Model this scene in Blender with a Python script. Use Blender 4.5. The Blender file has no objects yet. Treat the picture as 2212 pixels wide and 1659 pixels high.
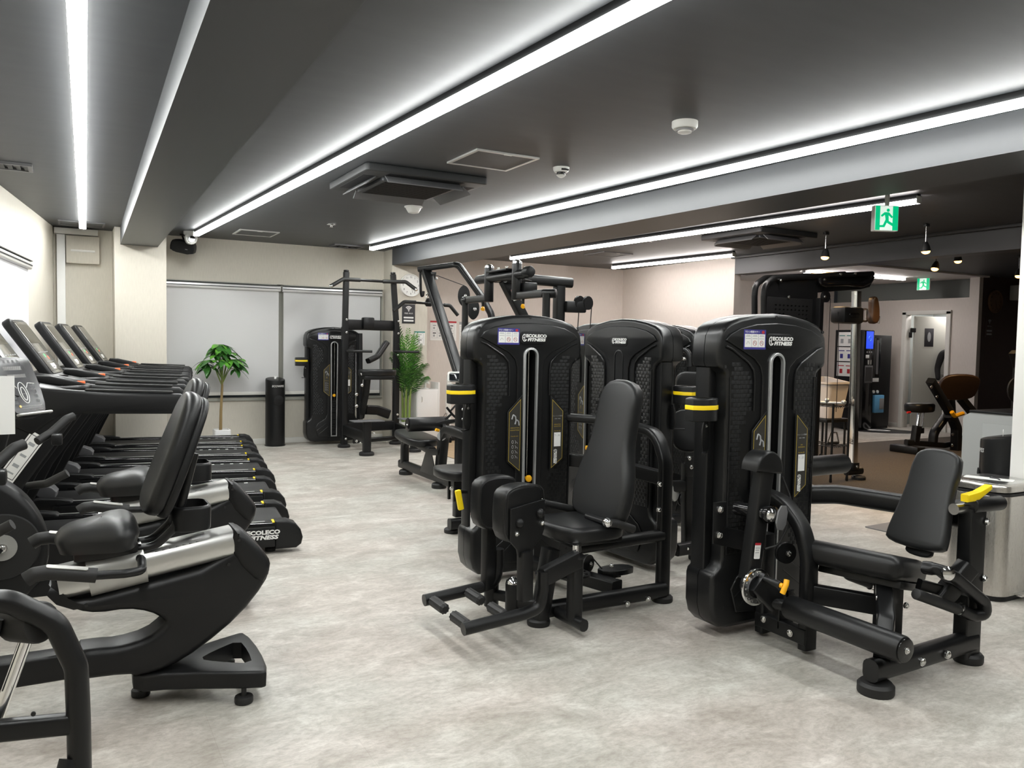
import bpy, bmesh, math, random
from mathutils import Vector, Matrix
from mathutils.geometry import tessellate_polygon

# ------------------------------------------------------------------ camera, world, exposure
scene = bpy.context.scene
col = scene.collection
W, Hh = 2212, 1659
FPX = 1740.0
YAW, PITCH, ROLL, CAMH = math.radians(29.04), math.radians(2.93), math.radians(1.05), 1.45
fw = Vector((math.sin(YAW)*math.cos(PITCH), math.cos(YAW)*math.cos(PITCH), -math.sin(PITCH)))
r0 = Vector((math.cos(YAW), -math.sin(YAW), 0)); u0 = r0.cross(fw)
rt = r0*math.cos(ROLL) + u0*math.sin(ROLL); up = -r0*math.sin(ROLL) + u0*math.cos(ROLL)
cam_data = bpy.data.cameras.new('camera'); cam = bpy.data.objects.new('camera', cam_data); col.objects.link(cam)
cam_data.sensor_width = 36; cam_data.lens = 36*FPX/W; cam_data.clip_start = .05; cam_data.clip_end = 60
cam.matrix_world = Matrix(((rt.x, up.x, -fw.x, 0), (rt.y, up.y, -fw.y, 0), (rt.z, up.z, -fw.z, CAMH), (0, 0, 0, 1)))
scene.camera = cam
wd = bpy.data.worlds.new('world'); scene.world = wd; wd.use_nodes = True
wd.node_tree.nodes['Background'].inputs[0].default_value = (.5, .52, .55, 1)
wd.node_tree.nodes['Background'].inputs[1].default_value = .02
scene.view_settings.view_transform = 'Standard'; scene.view_settings.look = 'None'
scene.view_settings.gamma = 1; scene.view_settings.use_curve_mapping = False
scene.view_settings.exposure = 0.0
LED = 62.0            # radiance of the ceiling LED lines
PI = math.pi
CEIL = 2.75

# measured points of the room: a sight line met with a real plane of the place
_C = Vector((0, 0, CAMH))
def _ray(x, y): return fw + rt*((x-1106)/FPX) - up*((y-829.5)/FPX)
def AY(x, y, Y): d = _ray(x, y); return _C + d*(Y/d.y)
def AX(x, y, X): d = _ray(x, y); return _C + d*(X/d.x)
def AZ(x, y, Z=0.0): d = _ray(x, y); return _C + d*((Z-CAMH)/d.z)

# ------------------------------------------------------------------ materials
MAT = {}
def mat(name, color, rough=.5, metal=0, emit=0, ecol=None, bump=0, bscale=200, spec=.5, alpha=1, coat=0, trans=0, build=None):
    m = bpy.data.materials.new(name); m.use_nodes = True; nt = m.node_tree; b = nt.nodes['Principled BSDF']
    b.inputs['Base Color'].default_value = (*color, 1); b.inputs['Roughness'].default_value = rough
    b.inputs['Metallic'].default_value = metal; b.inputs['Specular IOR Level'].default_value = spec
    if coat: b.inputs['Coat Weight'].default_value = coat; b.inputs['Coat Roughness'].default_value = .15
    if trans: b.inputs['Transmission Weight'].default_value = trans
    if emit:
        b.inputs['Emission Color'].default_value = (*(ecol or color), 1); b.inputs['Emission Strength'].default_value = emit
    if bump:
        n = nt.nodes.new('ShaderNodeTexNoise'); n.inputs['Scale'].default_value = bscale; n.inputs['Detail'].default_value = 3
        tc = nt.nodes.new('ShaderNodeTexCoord'); nt.links.new(tc.outputs['Object'], n.inputs['Vector'])
        bp = nt.nodes.new('ShaderNodeBump'); bp.inputs['Strength'].default_value = bump; bp.inputs['Distance'].default_value = .002
        nt.links.new(n.outputs['Fac'], bp.inputs['Height']); nt.links.new(bp.outputs['Normal'], b.inputs['Normal'])
    if build: build(nt, b)
    MAT[name] = m
    return m
def ramp(nt, stops):
    r = nt.nodes.new('ShaderNodeValToRGB'); e = r.color_ramp.elements
    while len(e) < len(stops): e.new(.5)
    for el, (p, c) in zip(e, stops): el.position = p; el.color = (*c, 1)
    return r
def noise(nt, scale, detail=4, rough=.6, vec=None, dist=0):
    n = nt.nodes.new('ShaderNodeTexNoise'); n.inputs['Scale'].default_value = scale; n.inputs['Detail'].default_value = detail
    n.inputs['Roughness'].default_value = rough; n.inputs['Distortion'].default_value = dist
    if vec: nt.links.new(vec, n.inputs['Vector'])
    return n
def objvec(nt, scale=(1, 1, 1), rot=(0, 0, 0)):
    tc = nt.nodes.new('ShaderNodeTexCoord'); mp = nt.nodes.new('ShaderNodeMapping')
    mp.inputs['Scale'].default_value = scale; mp.inputs['Rotation'].default_value = rot
    nt.links.new(tc.outputs['Object'], mp.inputs['Vector']); return mp.outputs['Vector']
def mix(nt, a, b, fac, mode='MIX'):
    m = nt.nodes.new('ShaderNodeMix'); m.data_type = 'RGBA'; m.blend_type = mode
    for s, v in ((6, a), (7, b)):
        if isinstance(v, tuple): m.inputs[s].default_value = (*v, 1)
        else: nt.links.new(v, m.inputs[s])
    if isinstance(fac, float): m.inputs[0].default_value = fac
    else: nt.links.new(fac, m.inputs[0])
    return m.outputs[2]

def floor_nodes(nt, b):
    v = objvec(nt, (1, 1.6, 1))
    n1 = noise(nt, 3.2, 8, .72, v, .6); r1 = ramp(nt, [(.33, (.345, .318, .285)), (.5, (.455, .43, .395)), (.66, (.60, .58, .545))]); nt.links.new(n1.outputs['Fac'], r1.inputs[0])
    n2 = noise(nt, 26, 6, .75, v, .3); r2 = ramp(nt, [(.38, (.74, .72, .70)), (.55, (1, 1, 1)), (.7, (1.12, 1.12, 1.1))]); nt.links.new(n2.outputs['Fac'], r2.inputs[0])
    c = mix(nt, r1.outputs[0], r2.outputs[0], .8, 'MULTIPLY')
    n3 = noise(nt, 1.1, 2, .5, v); r3 = ramp(nt, [(.4, (.97, .94, .92)), (.6, (.97, 1, .98))]); nt.links.new(n3.outputs['Fac'], r3.inputs[0])
    c = mix(nt, c, r3.outputs[0], .8, 'MULTIPLY')
    br = nt.nodes.new('ShaderNodeTexBrick'); br.offset = .5; br.inputs['Scale'].default_value = 1
    br.inputs['Brick Width'].default_value = .92; br.inputs['Row Height'].default_value = .46; br.inputs['Mortar Size'].default_value = .0012
    br.inputs['Color1'].default_value = (1, 1, 1, 1); br.inputs['Color2'].default_value = (.93, .92, .91, 1); br.inputs['Mortar'].default_value = (.82, .8, .78, 1)
    nt.links.new(objvec(nt), br.inputs['Vector'])
    c = mix(nt, c, br.outputs['Color'], .8, 'MULTIPLY')
    nt.links.new(c, b.inputs['Base Color'])
    rr = ramp(nt, [(.3, (.38,)*3), (.7, (.52,)*3)]); nt.links.new(n2.outputs['Fac'], rr.inputs[0]); nt.links.new(rr.outputs[0], b.inputs['Roughness'])
mat('floor_stone', (.45, .43, .4), .45, build=floor_nodes)
def rubber_nodes(nt, b):
    v = objvec(nt)
    n = noise(nt, 120, 3, .7, v); r = ramp(nt, [(.52, (.03, .024, .019)), (.60, (.07, .052, .036)), (.68, (.26, .18, .10))]); nt.links.new(n.outputs['Fac'], r.inputs[0])
    nt.links.new(r.outputs[0], b.inputs['Base Color'])
mat('floor_rubber', (.04, .03, .02), .8, build=rubber_nodes)
def wood_nodes(nt, b):
    n = noise(nt, 6, 6, .6, objvec(nt, (1, 14, 1)), .4); r = ramp(nt, [(.3, (.26, .17, .09)), (.7, (.46, .34, .2))]); nt.links.new(n.outputs['Fac'], r.inputs[0])
    nt.links.new(r.outputs[0], b.inputs['Base Color'])
mat('wood_plank', (.4, .3, .18), .45, build=wood_nodes)
def wallpaper(c, s):
    def f(nt, b):
        n = noise(nt, 90, 2, .5, objvec(nt, (1, 1, .12))); r = ramp(nt, [(.3, tuple(x*.93 for x in c)), (.7, c)]); nt.links.new(n.outputs['Fac'], r.inputs[0])
        nt.links.new(r.outputs[0], b.inputs['Base Color'])
        bp = nt.nodes.new('ShaderNodeBump'); bp.inputs['Strength'].default_value = s; bp.inputs['Distance'].default_value = .001
        nt.links.new(n.outputs['Fac'], bp.inputs['Height']); nt.links.new(bp.outputs['Normal'], b.inputs['Normal'])
    return f
mat('wall_beige', (.6, .57, .5), .7, build=wallpaper((.62, .585, .51), .3))
mat('wall_pink', (.6, .55, .5), .7, build=wallpaper((.66, .605, .56), .3))
mat('wall_white', (.74, .73, .7), .6)
mat('wall_grey', (.24, .26, .25), .6)
mat('wall_brown', (.022, .010, .008), .5, build=wallpaper((.045, .019, .015), .3))
def ceil_nodes(nt, b):
    n = noise(nt, 2.2, 3, .5, objvec(nt, (1, 4, 1))); r = ramp(nt, [(.35, (.043, .046, .051)), (.65, (.050, .053, .058))]); nt.links.new(n.outputs['Fac'], r.inputs[0])
    nt.links.new(r.outputs[0], b.inputs['Base Color'])
mat('ceiling_dark', (.046, .049, .054), .5, build=ceil_nodes)
mat('ceiling_white', (.8, .76, .74), .6)
mat('beam_grey', (.05, .053, .058), .45)
mat('sash_grey', (.33, .33, .29), .5)
mat('trim_white', (.72, .71, .67), .5)
mat('trim_metal', (.62, .62, .6), .35, .6)
mat('blind_cloth', (.56, .56, .56), .75, bump=.05, bscale=500)
mat('blind_white', (.7, .7, .72), .7, bump=.05, bscale=500)
mat('alu_profile', (.75, .74, .74), .3, .5)
mat('black_gap', (.006, .006, .006), .6)
mat('window_glass', (.05, .06, .07), .08, 0)
mat('window_glow', (.3, .5, .8), .4, emit=1.2, ecol=(.35, .55, .9))
mat('led_cool', (1, 1, 1), .5, emit=LED, ecol=(.985, 1, .975))
mat('led_warm', (1, 1, 1), .5, emit=LED*.9, ecol=(1, .935, .90))
mat('bulb_amber', (1, .7, .3), .4, emit=7, ecol=(1, .50, .13))
mat('led_cool_side', (1, 1, 1), .5, emit=LED*.27, ecol=(.985, 1, .975))
mat('led_warm_side', (1, 1, 1), .5, emit=LED*.25, ecol=(1, .935, .90))
mat('fixture_dark', (.02, .021, .022), .5)
mat('white_plastic', (.75, .75, .72), .35)
mat('grey_plastic', (.3, .3, .3), .4)
mat('mid_grey', (.12, .12, .125), .45)
mat('black_steel', (.0062, .0064, .0068), .36, spec=.36, bump=.04, bscale=420)
mat('black_plastic', (.0068, .0070, .0075), .40, spec=.32, bump=.05, bscale=380)
mat('shroud_plastic', (.0070, .0073, .0077), .30, spec=.42, bump=.10, bscale=520)
mat('weave_plastic', (.006, .0063, .0066), .44, spec=.32, bump=.06, bscale=400)
mat('black_gloss', (.006, .006, .0065), .12)
mat('black_matte', (.004, .004, .004), .75)
mat('vinyl', (.0075, .0077, .0081), .36, spec=.36, bump=.12, bscale=600)
mat('vinyl_grey', (.014, .0145, .015), .40, spec=.4, bump=.12, bscale=600)
mat('vinyl_brown', (.035, .018, .009), .40, bump=.1, bscale=500)
mat('rubber_black', (.009, .009, .009), .6)
mat('belt_rubber', (.008, .008, .008), .55, bump=.1, bscale=500)
mat('chrome', (.82, .82, .82), .12, 1)
mat('steel_bolt', (.75, .75, .74), .22, 1)
def brushed(nt, b):
    n = noise(nt, 30, 3, .6, objvec(nt, (40, 40, 1))); r = ramp(nt, [(.3, (.24,)*3), (.7, (.36,)*3)]); nt.links.new(n.outputs['Fac'], r.inputs[0]); nt.links.new(r.outputs[0], b.inputs['Roughness'])
mat('stainless', (.60, .58, .55), .3, 1, build=brushed)
mat('silver_rail', (.62, .62, .60), .30, .9)
mat('silver_paint', (.44, .44, .42), .38, .6)
mat('frame_silver', (.55, .56, .56), .32, .7)
mat('yellow', (.85, .62, .005), .4)
mat('pin_yellow', (.85, .42, .01), .4)
mat('gold_line', (.45, .33, .06), .4, .3)
mat('label_dark', (.035, .033, .028), .4)
mat('red', (.55, .02, .02), .4)
mat('orange', (.85, .16, .04), .5)
mat('amber_key', (.9, .6, .2), .4)
mat('led_green', (.08, .55, .16), .4, emit=.5, ecol=(.1, .8, .25))
mat('led_red', (.75, .12, .07), .4, emit=.4, ecol=(1, .2, .1))
mat('sign_green', (.0, .40, .16), .4, emit=.75, ecol=(0, .62, .26))
mat('sign_white', (.85, .9, .86), .4, emit=.75, ecol=(.85, 1, .9))
mat('screen_blue', (.02, .05, .5), .3, emit=1.0, ecol=(.03, .08, .8))
mat('print_white', (.78, .78, .76), .5)
mat('print_grey', (.32, .33, .34), .5)
mat('print_dark', (.03, .03, .035), .5)
mat('print_blue', (.035, .03, .22), .5)
mat('print_red', (.42, .02, .03), .5)
mat('print_teal', (.02, .22, .2), .5)
mat('console_face', (.085, .083, .075), .18, coat=.6)
mat('console_face_dark', (.03, .03, .032), .25)
mat('deck_silver', (.5, .5, .49), .3, .6)
mat('pot_white', (.78, .78, .77), .35)
mat('soil', (.05, .03, .02), .9)
mat('stem_green', (.20, .28, .06), .55)
mat('trunk', (.26, .18, .075), .6, bump=.3, bscale=60)
def leafn(c0, c1):
    def f(nt, b):
        n = noise(nt, 14, 2, .5, objvec(nt)); r = ramp(nt, [(.35, c0), (.65, c1)]); nt.links.new(n.outputs['Fac'], r.inputs[0]); nt.links.new(r.outputs[0], b.inputs['Base Color'])
    return f
mat('leaf_dark', (.02, .09, .012), .38, build=leafn((.012, .06, .010), (.035, .15, .018)))
mat('leaf_light', (.08, .26, .025), .4, build=leafn((.05, .19, .02), (.11, .32, .03)))
mat('palm_leaf', (.04, .12, .02), .45, build=leafn((.02, .075, .016), (.07, .21, .03)))
mat('cabinet_white', (.72, .70, .68), .45)
mat('cabinet_grey', (.36, .37, .36), .5, bump=.15, bscale=300)
mat('basket', (.6, .56, .53), .5)
mat('cardboard', (.3, .18, .08), .8)
mat('light_blue', (.15, .45, .75), .5)
mat('skin', (.45, .28, .2), .5)
mat('cloth_black', (.008, .008, .009), .8)
mat('door_grey', (.40, .40, .36), .5)
mat('clock_wood', (.16, .09, .05), .6)
mat('dark_glass', (.01, .012, .014), .06)

# ------------------------------------------------------------------ mesh building
def V(*a): return Vector(a)
def fillet(pts, rad, n=5):
    pts = [Vector(p) for p in pts]
    if rad <= 0 or len(pts) < 3: return pts
    out = [pts[0]]
    for i in range(1, len(pts)-1):
        p = pts[i]; a = pts[i-1]-p; b = pts[i+1]-p
        r = rad[i] if isinstance(rad, (list, tuple)) else rad
        ang = a.angle(b, PI) if a.length > 1e-6 and b.length > 1e-6 else PI
        if ang > 3.05 or r <= 0: out.append(p); continue
        d = min(r/math.tan(ang/2), a.length*.49, b.length*.49)
        p0 = p + a.normalized()*d; p2 = p + b.normalized()*d
        for k in range(n+1):
            t = k/n; out.append(p0*(1-t)**2 + p*2*t*(1-t) + p2*t*t)
    out.append(pts[-1]); return out
def rrect(w, h, r, n=3):
    r = min(r, w/2*.999, h/2*.999); o = []
    for cx, cy, a0 in ((w/2-r, h/2-r, 0), (-w/2+r, h/2-r, 90), (-w/2+r, -h/2+r, 180), (w/2-r, -h/2+r, 270)):
        for k in range(n+1):
            a = math.radians(a0+90*k/n); o.append((cx+r*math.cos(a), cy+r*math.sin(a)))
    return o
def circ(r, n=14): return [(r*math.cos(2*PI*k/n), r*math.sin(2*PI*k/n)) for k in range(n)]
def smooth_poly(pts, n=3, closed=True):
    """Chaikin rounding of a 2-D outline"""
    for _ in range(n):
        q = []; m = len(pts)
        for i in range(m):
            a, b = pts[i], pts[(i+1) % m]
            q += [(a[0]*.75+b[0]*.25, a[1]*.75+b[1]*.25), (a[0]*.25+b[0]*.75, a[1]*.25+b[1]*.75)]
        pts = q
    return pts
def area2(o): return sum(o[i][0]*o[(i+1) % len(o)][1]-o[(i+1) % len(o)][0]*o[i][1] for i in range(len(o)))/2
def inset(o, d):
    n = len(o); res = []
    for i in range(n):
        p0, p1, p2 = Vector(o[i-1]), Vector(o[i]), Vector(o[(i+1) % n])
        e1 = (p1-p0); e2 = (p2-p1)
        if e1.length < 1e-9: e1 = e2
        if e2.length < 1e-9: e2 = e1
        e1 = e1.normalized(); e2 = e2.normalized()
        n1 = Vector((-e1.y, e1.x)); n2 = Vector((-e2.y, e2.x)); m = n1+n2
        if m.length < 1e-6: m = n1
        m = m.normalized(); k = max(.35, m.dot(n1))
        res.append(tuple(p1+m*(d/k)))
    return res
def frame(o, u, v):
    o = Vector(o); u = Vector(u).normalized(); v = Vector(v); v = (v-u*v.dot(u)).normalized(); n = u.cross(v)
    return Matrix(((u.x, v.x, n.x, o.x), (u.y, v.y, n.y, o.y), (u.z, v.z, n.z, o.z), (0, 0, 0, 1)))
class MB:
    def __init__(s): s.v = []; s.f = []
    def add(s, vs, fs):
        k = len(s.v); s.v += [Vector(p) for p in vs]; s.f += [tuple(i+k for i in f) for f in fs]; return s
    def box(s, x0, x1, y0, y1, z0, z1, bev=0, M=None):
        bm = bmesh.new(); bmesh.ops.create_cube(bm, size=1)
        bmesh.ops.scale(bm, vec=(abs(x1-x0), abs(y1-y0), abs(z1-z0)), verts=bm.verts)
        if bev: bmesh.ops.bevel(bm, geom=bm.edges[:], offset=min(bev, abs(x1-x0)*.45, abs(y1-y0)*.45, abs(z1-z0)*.45), segments=2, profile=.5, affect='EDGES')
        bmesh.ops.translate(bm, vec=((x0+x1)/2, (y0+y1)/2, (z0+z1)/2), verts=bm.verts)
        if M: bmesh.ops.transform(bm, matrix=M, verts=bm.verts)
        bm.verts.index_update(); s.add([v.co.copy() for v in bm.verts], [[v.index for v in f.verts] for f in bm.faces]); bm.free(); return s
    def cbox(s, c, size, bev=0, M=None):
        c = Vector(c); a, b, d = size; return s.box(c.x-a/2, c.x+a/2, c.y-b/2, c.y+b/2, c.z-d/2, c.z+d/2, bev, M)
    def sweep(s, pts, prof, upv=(0, 0, 1), cap=True, closed=False, scale=None):
        pts = [Vector(p) for p in pts]; n = len(pts); m = len(prof); upv = Vector(upv); rings = []
        for i, p in enumerate(pts):
            if closed: t = (pts[(i+1) % n]-pts[i-1])
            else: t = (pts[min(i+1, n-1)]-pts[max(i-1, 0)])
            t = t.normalized(); a = upv - t*upv.dot(t)
            if a.length < 1e-3: a = Vector((1, 0, 0)) - t*t.x if abs(t.x) < .9 else Vector((0, 1, 0))-t*t.y
            a.normalize(); b = t.cross(a)
            if i and rings:
                pass
            k = 1
            if not closed and 0 < i < n-1:
                t1 = (pts[i]-pts[i-1]).normalized(); t2 = (pts[i+1]-pts[i]).normalized(); k = 1/max(.5, math.sqrt((1+t1.dot(t2))/2))
            sc = scale[i] if scale else 1
            rings.append([p + b*(q[0]*sc) + a*(q[1]*sc) for q in prof])
        vs = [q for r in rings for q in r]; fs = []
        R = n if closed else n-1
        for i in range(R):
            for j in range(m):
                fs.append((i*m+j, ((i+1) % n)*m+j, ((i+1) % n)*m+(j+1) % m, i*m+(j+1) % m))
        if cap and not closed: fs += [tuple(range(m)), tuple(reversed(range((n-1)*m, n*m)))]
        return s.add(vs, fs)
    def tube(s, pts, r, n=12, fil=0, closed=False, seg=5, scale=None):
        pts = fillet(pts, fil, seg) if fil else [Vector(p) for p in pts]
        # rotation-minimising frame for round tubes
        N = len(pts); rings = []; ref = None
        for i, p in enumerate(pts):
            t = ((pts[(i+1) % N]-pts[i-1]) if closed else (pts[min(i+1, N-1)]-pts[max(i-1, 0)])).normalized()
            if ref is None: ref = Vector((0, 0, 1)) if abs(t.z) < .9 else Vector((1, 0, 0))
            a = (ref - t*ref.dot(t)).normalized(); ref = a; b = t.cross(a); sc = scale[i] if scale else 1
            rings.append([p + (b*math.cos(2*PI*k/n) + a*math.sin(2*PI*k/n))*(r*sc) for k in range(n)])
        vs = [q for g in rings for q in g]; fs = []
        for i in range(N if closed else N-1):
            for j in range(n): fs.append((i*n+j, ((i+1) % N)*n+j, ((i+1) % N)*n+(j+1) % n, i*n+(j+1) % n))
        if not closed: fs += [tuple(range(n)), tuple(reversed(range((N-1)*n, N*n)))]
        return s.add(vs, fs)
    def cyl(s, a, b, r, n=16, bev=0):
        a = Vector(a); b = Vector(b); L = (b-a).length; d = (b-a).normalized()
        if bev <= 0: return s.tube([a, b], r, n)
        e = bev*.3
        return s.tube([a, a+d*e, a+d*bev, b-d*bev, b-d*e, b], r, n, scale=[(r-bev)/r, (r-bev*.3)/r, 1, 1, (r-bev*.3)/r, (r-bev)/r])
    def bar(s, pts, w, h, fil=0, upv=(0, 0, 1), rad=.012, seg=5):
        return s.sweep(fillet(pts, fil, seg), rrect(w, h, rad), upv)
    def prism(s, outline, depth, M=None, bev=0, holes=(), back=True, seg=3, bothbev=True):
        """outline in the frame's xy, from z=0 (back) to z=depth (front, rounded edge)"""
        o = [tuple(p[:2]) for p in outline]
        if area2(o) < 0: o = o[::-1]
        M = M or Matrix(); L = []
        if bev:
            if bothbev:
                for k in range(seg): a = PI/2*k/seg; L.append((inset(o, bev*(1-math.sin(a))), bev*(1-math.cos(a))))
            else: L.append((o, 0))
            for k in range(seg+1): a = PI/2*k/seg; L.append((inset(o, bev*(1-math.cos(a))), depth-bev*(1-math.sin(a))))
        else: L = [(o, 0), (o, depth)]
        n = len(o); vs = [M @ Vector((p[0], p[1], zz)) for ol, zz in L for p in ol]; fs = []
        for i in range(len(L)-1):
            for j in range(n): fs.append((i*n+j, i*n+(j+1) % n, (i+1)*n+(j+1) % n, (i+1)*n+j))
        hs = [h[::-1] if area2(h) > 0 else list(h) for h in holes]; hb = []
        for h in hs:
            k = len(vs); m = len(h); vs += [M @ Vector((p[0], p[1], 0)) for p in h] + [M @ Vector((p[0], p[1], depth)) for p in h]; hb.append(k)
            for j in range(m): fs.append((k+j, k+(j+1) % m, k+m+(j+1) % m, k+m+j))
        for top in (0, 1):
            base = (len(L)-1)*n if top else 0; ol, zz = L[-1] if top else L[0]
            if not top and not back: continue
            if not hs and n < 5:
                f = tuple(range(base, base+n)); fs.append(f if top else f[::-1])
            else:
                polys = [[Vector((p[0], p[1], 0)) for p in ol]] + [[Vector((p[0], p[1], 0)) for p in h] for h in hs]
                idx = list(range(base, base+n))
                for h, k in zip(hs, hb): idx += list(range(k+(len(h) if top else 0), k+len(h)+(len(h) if top else 0)))
                for t in tessellate_polygon(polys):
                    a, b, c = (Vector(list(sum(polys, []))[i]) for i in t)
                    f = tuple(idx[i] for i in t)
                    if ((b-a).cross(c-a)).z < 0: f = f[::-1]
                    fs.append(f if top else f[::-1])
        return s.add(vs, fs)
    def lathe(s, prof, c=(0, 0, 0), axis=(0, 0, 1), n=24, capped=True):
        c = Vector(c); ax = Vector(axis).normalized(); a = Vector((1, 0, 0)) if abs(ax.x) < .9 else Vector((0, 1, 0)); a = (a-ax*a.dot(ax)).normalized(); b = ax.cross(a)
        vs = [c + ax*zz + (a*math.cos(2*PI*k/n)+b*math.sin(2*PI*k/n))*r for r, zz in prof for k in range(n)]; fs = []
        for i in range(len(prof)-1):
            for k in range(n): fs.append((i*n+k, i*n+(k+1) % n, (i+1)*n+(k+1) % n, (i+1)*n+k))
        if capped: fs += [tuple(reversed(range(n))), tuple(range((len(prof)-1)*n, len(prof)*n))]
        return s.add(vs, fs)
    def ball(s, c, r, n=12, sc=(1, 1, 1)):
        c = Vector(c); m = n//2; vs = []; fs = []
        for i in range(1, m):
            a = PI*i/m
            for k in range(n): b = 2*PI*k/n; vs.append(c+Vector((r*sc[0]*math.sin(a)*math.cos(b), r*sc[1]*math.sin(a)*math.sin(b), r*sc[2]*math.cos(a))))
        for i in range(m-2):
            for k in range(n): fs.append((i*n+k, (i+1)*n+k, (i+1)*n+(k+1) % n, i*n+(k+1) % n))
        t = len(vs); vs += [c+Vector((0, 0, r*sc[2])), c-Vector((0, 0, r*sc[2]))]
        for k in range(n): fs.append((t, k, (k+1) % n)); fs.append((t+1, (m-2)*n+(k+1) % n, (m-2)*n+k))
        return s.add(vs, fs)
    def quad(s, a, b, c, d): return s.add([a, b, c, d], [(0, 1, 2, 3)])
    def bolt(s, p, d, r=.011, h=.009):
        p = Vector(p); d = Vector(d).normalized()
        s.tube([p-d*.004, p+d*h*.55], r*1.25, 10); s.tube([p+d*h*.5, p+d*h, p+d*(h+.004)], r, 8, scale=[1, .95, .55]); return s
    def mesh(s, name, material):
        me = bpy.data.meshes.new(name); me.from_pydata([tuple(v) for v in s.v], [], s.f); me.materials.append(MAT[material])
        bm = bmesh.new(); bm.from_mesh(me); bmesh.ops.recalc_face_normals(bm, faces=bm.faces[:]); bm.to_mesh(me); bm.free()
        me.polygons.foreach_set('use_smooth', [True]*len(me.polygons)); me.set_sharp_from_angle(angle=math.radians(38)); me.update(); return me
    def build(s, name, material, parent=None, world=False):
        if world and parent is not None:
            Mi = (Matrix.Translation(parent.location) @ Matrix.Rotation(parent.rotation_euler.z, 4, 'Z')).inverted()
            if parent.parent: pass
            s.v = [Mi @ v for v in s.v]
        o = bpy.data.objects.new(name, s.mesh(name, material)); col.objects.link(o); o.parent = parent; return o
def tag(o, label=None, cat=None, group=None, kind=None):
    if label: o['label'] = label
    if cat: o['category'] = cat
    if group: o['group'] = group
    if kind: o['kind'] = kind
    return o
def thing(name, label, cat, loc=(0, 0, 0), rz=0, group=None):
    o = bpy.data.objects.new(name, None); col.objects.link(o); o.empty_display_size = .1
    o.location = loc; o.rotation_euler = (0, 0, rz); return tag(o, label, cat, group)
def struct(name, mb, m, parent=None, label=None):
    o = mb.build(name, m, parent)
    if not parent: tag(o, label, kind='structure')
    return o
def copy_tree(o, parent=None):
    c = o.copy(); col.objects.link(c); c.parent = parent
    for ch in [x for x in o.children]: copy_tree(ch, c)
    return c
def text_mb(txt, size, M, extrude=.001, bold=0, shear=0, xs=1, align='CENTER', sp=1.0):
    cu = bpy.data.curves.new('t', 'FONT'); cu.body = txt; cu.size = size; cu.extrude = extrude; cu.offset = bold; cu.shear = shear
    cu.align_x = align; cu.align_y = 'CENTER'; cu.resolution_u = 2; cu.space_character = sp
    ob = bpy.data.objects.new('t', cu); col.objects.link(ob)
    me = bpy.data.meshes.new_from_object(ob); bpy.data.objects.remove(ob); bpy.data.curves.remove(cu)
    mb = MB(); S = Matrix.Diagonal((xs, 1, 1, 1)); mb.add([M @ S @ v.co for v in me.vertices], [tuple(p.vertices) for p in me.polygons]); bpy.data.meshes.remove(me); return mb
def rect2(x0, x1, y0, y1): return [(x0, y0), (x1, y0), (x1, y1), (x0, y1)]
def logo_mb(M, s=1.0):
    """the round emblem and the two-line word mark, about .15*s wide"""
    mb = MB()
    ring = [(math.cos(math.radians(a))*.0165*s*.8-.066*s, math.sin(math.radians(a))*.021*s) for a in range(60, 331, 18)]
    mb.sweep([M @ Vector((x, y, .0012)) for x, y in ring], rrect(.005*s, .0016, .0005, 1), upv=M.to_3x3() @ Vector((0, 0, 1)))
    mb.sweep([M @ Vector((x*s, y*s, .0012)) for x, y in ((-.062, .022), (-.065, -.012), (-.056, -.019), (-.050, -.010))], rrect(.0045*s, .0016, .0005, 1), upv=M.to_3x3() @ Vector((0, 0, 1)))
    mb.sweep([M @ Vector((x*s, y*s, .0012)) for x, y in ((-.079, .001), (-.064, .001))], rrect(.004*s, .0016, .0005, 1), upv=M.to_3x3() @ Vector((0, 0, 1)))
    for t, y, sh, xs in (('ECOLECO', .0115, 0, 1.28), ('FITNESS', -.0125, .2, 1.42)):
        mb2 = text_mb(t, .0255*s, M @ Matrix.Translation((.020*s, y*s, .0006)), .0008, .0013*s, sh, xs)
        mb.add(mb2.v, mb2.f)
    return mb

# ------------------------------------------------------------------ the room
def slab(outline, z0, z1): return MB().prism(outline, z1-z0, Matrix.Translation((0, 0, z0)))
def lwx(y): return -.123 - .1325*(11.2-y)          # the slanting left wall
struct('floor', slab([(-3.2, -3.2), (16.6, -3.2), (16.6, 12.5), (-3.2, 12.5)], -.1, 0), 'floor_stone')
fw_ = struct('floor_wood', slab([(4.2, 7.6), (8.5, 7.6), (8.5, 11.4), (4.2, 11.4)], .0, .002), 'black_gap')
pl_ = MB().box(0, 1.42, 0, .145, 0, .004, .001).mesh('plank', 'wood_plank')
rr = random.Random(3)
for i in range(26):
    for j in range(3):
        o = bpy.data.objects.new('plank', pl_); col.objects.link(o); o.parent = fw_
        o.location = (4.205+j*1.4305, 7.602+i*.146, .001); 
        if j == 2: o.scale = (1.0, 1, 1)
struct('floor_rubber', slab([(6.9, -3.2), (16.6, -3.2), (16.6, 8.22), (6.9, 8.22)], 0, .008), 'floor_rubber')
struct('trim_1', MB().box(6.84, 6.9, -3.2, 8.22, 0, .012, .003), 'trim_white')
struct('ceiling', slab([(-3.2, -3.2), (16.6, -3.2), (16.6, 12.5), (-3.2, 12.5)], CEIL, CEIL+.15), 'ceiling_dark')
struct('ceiling_annex', slab([(8.74, 8.2), (13.9, 8.2), (13.9, 11.4), (8.74, 11.4)], CEIL-.03, CEIL-.001), 'ceiling_white')
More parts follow.
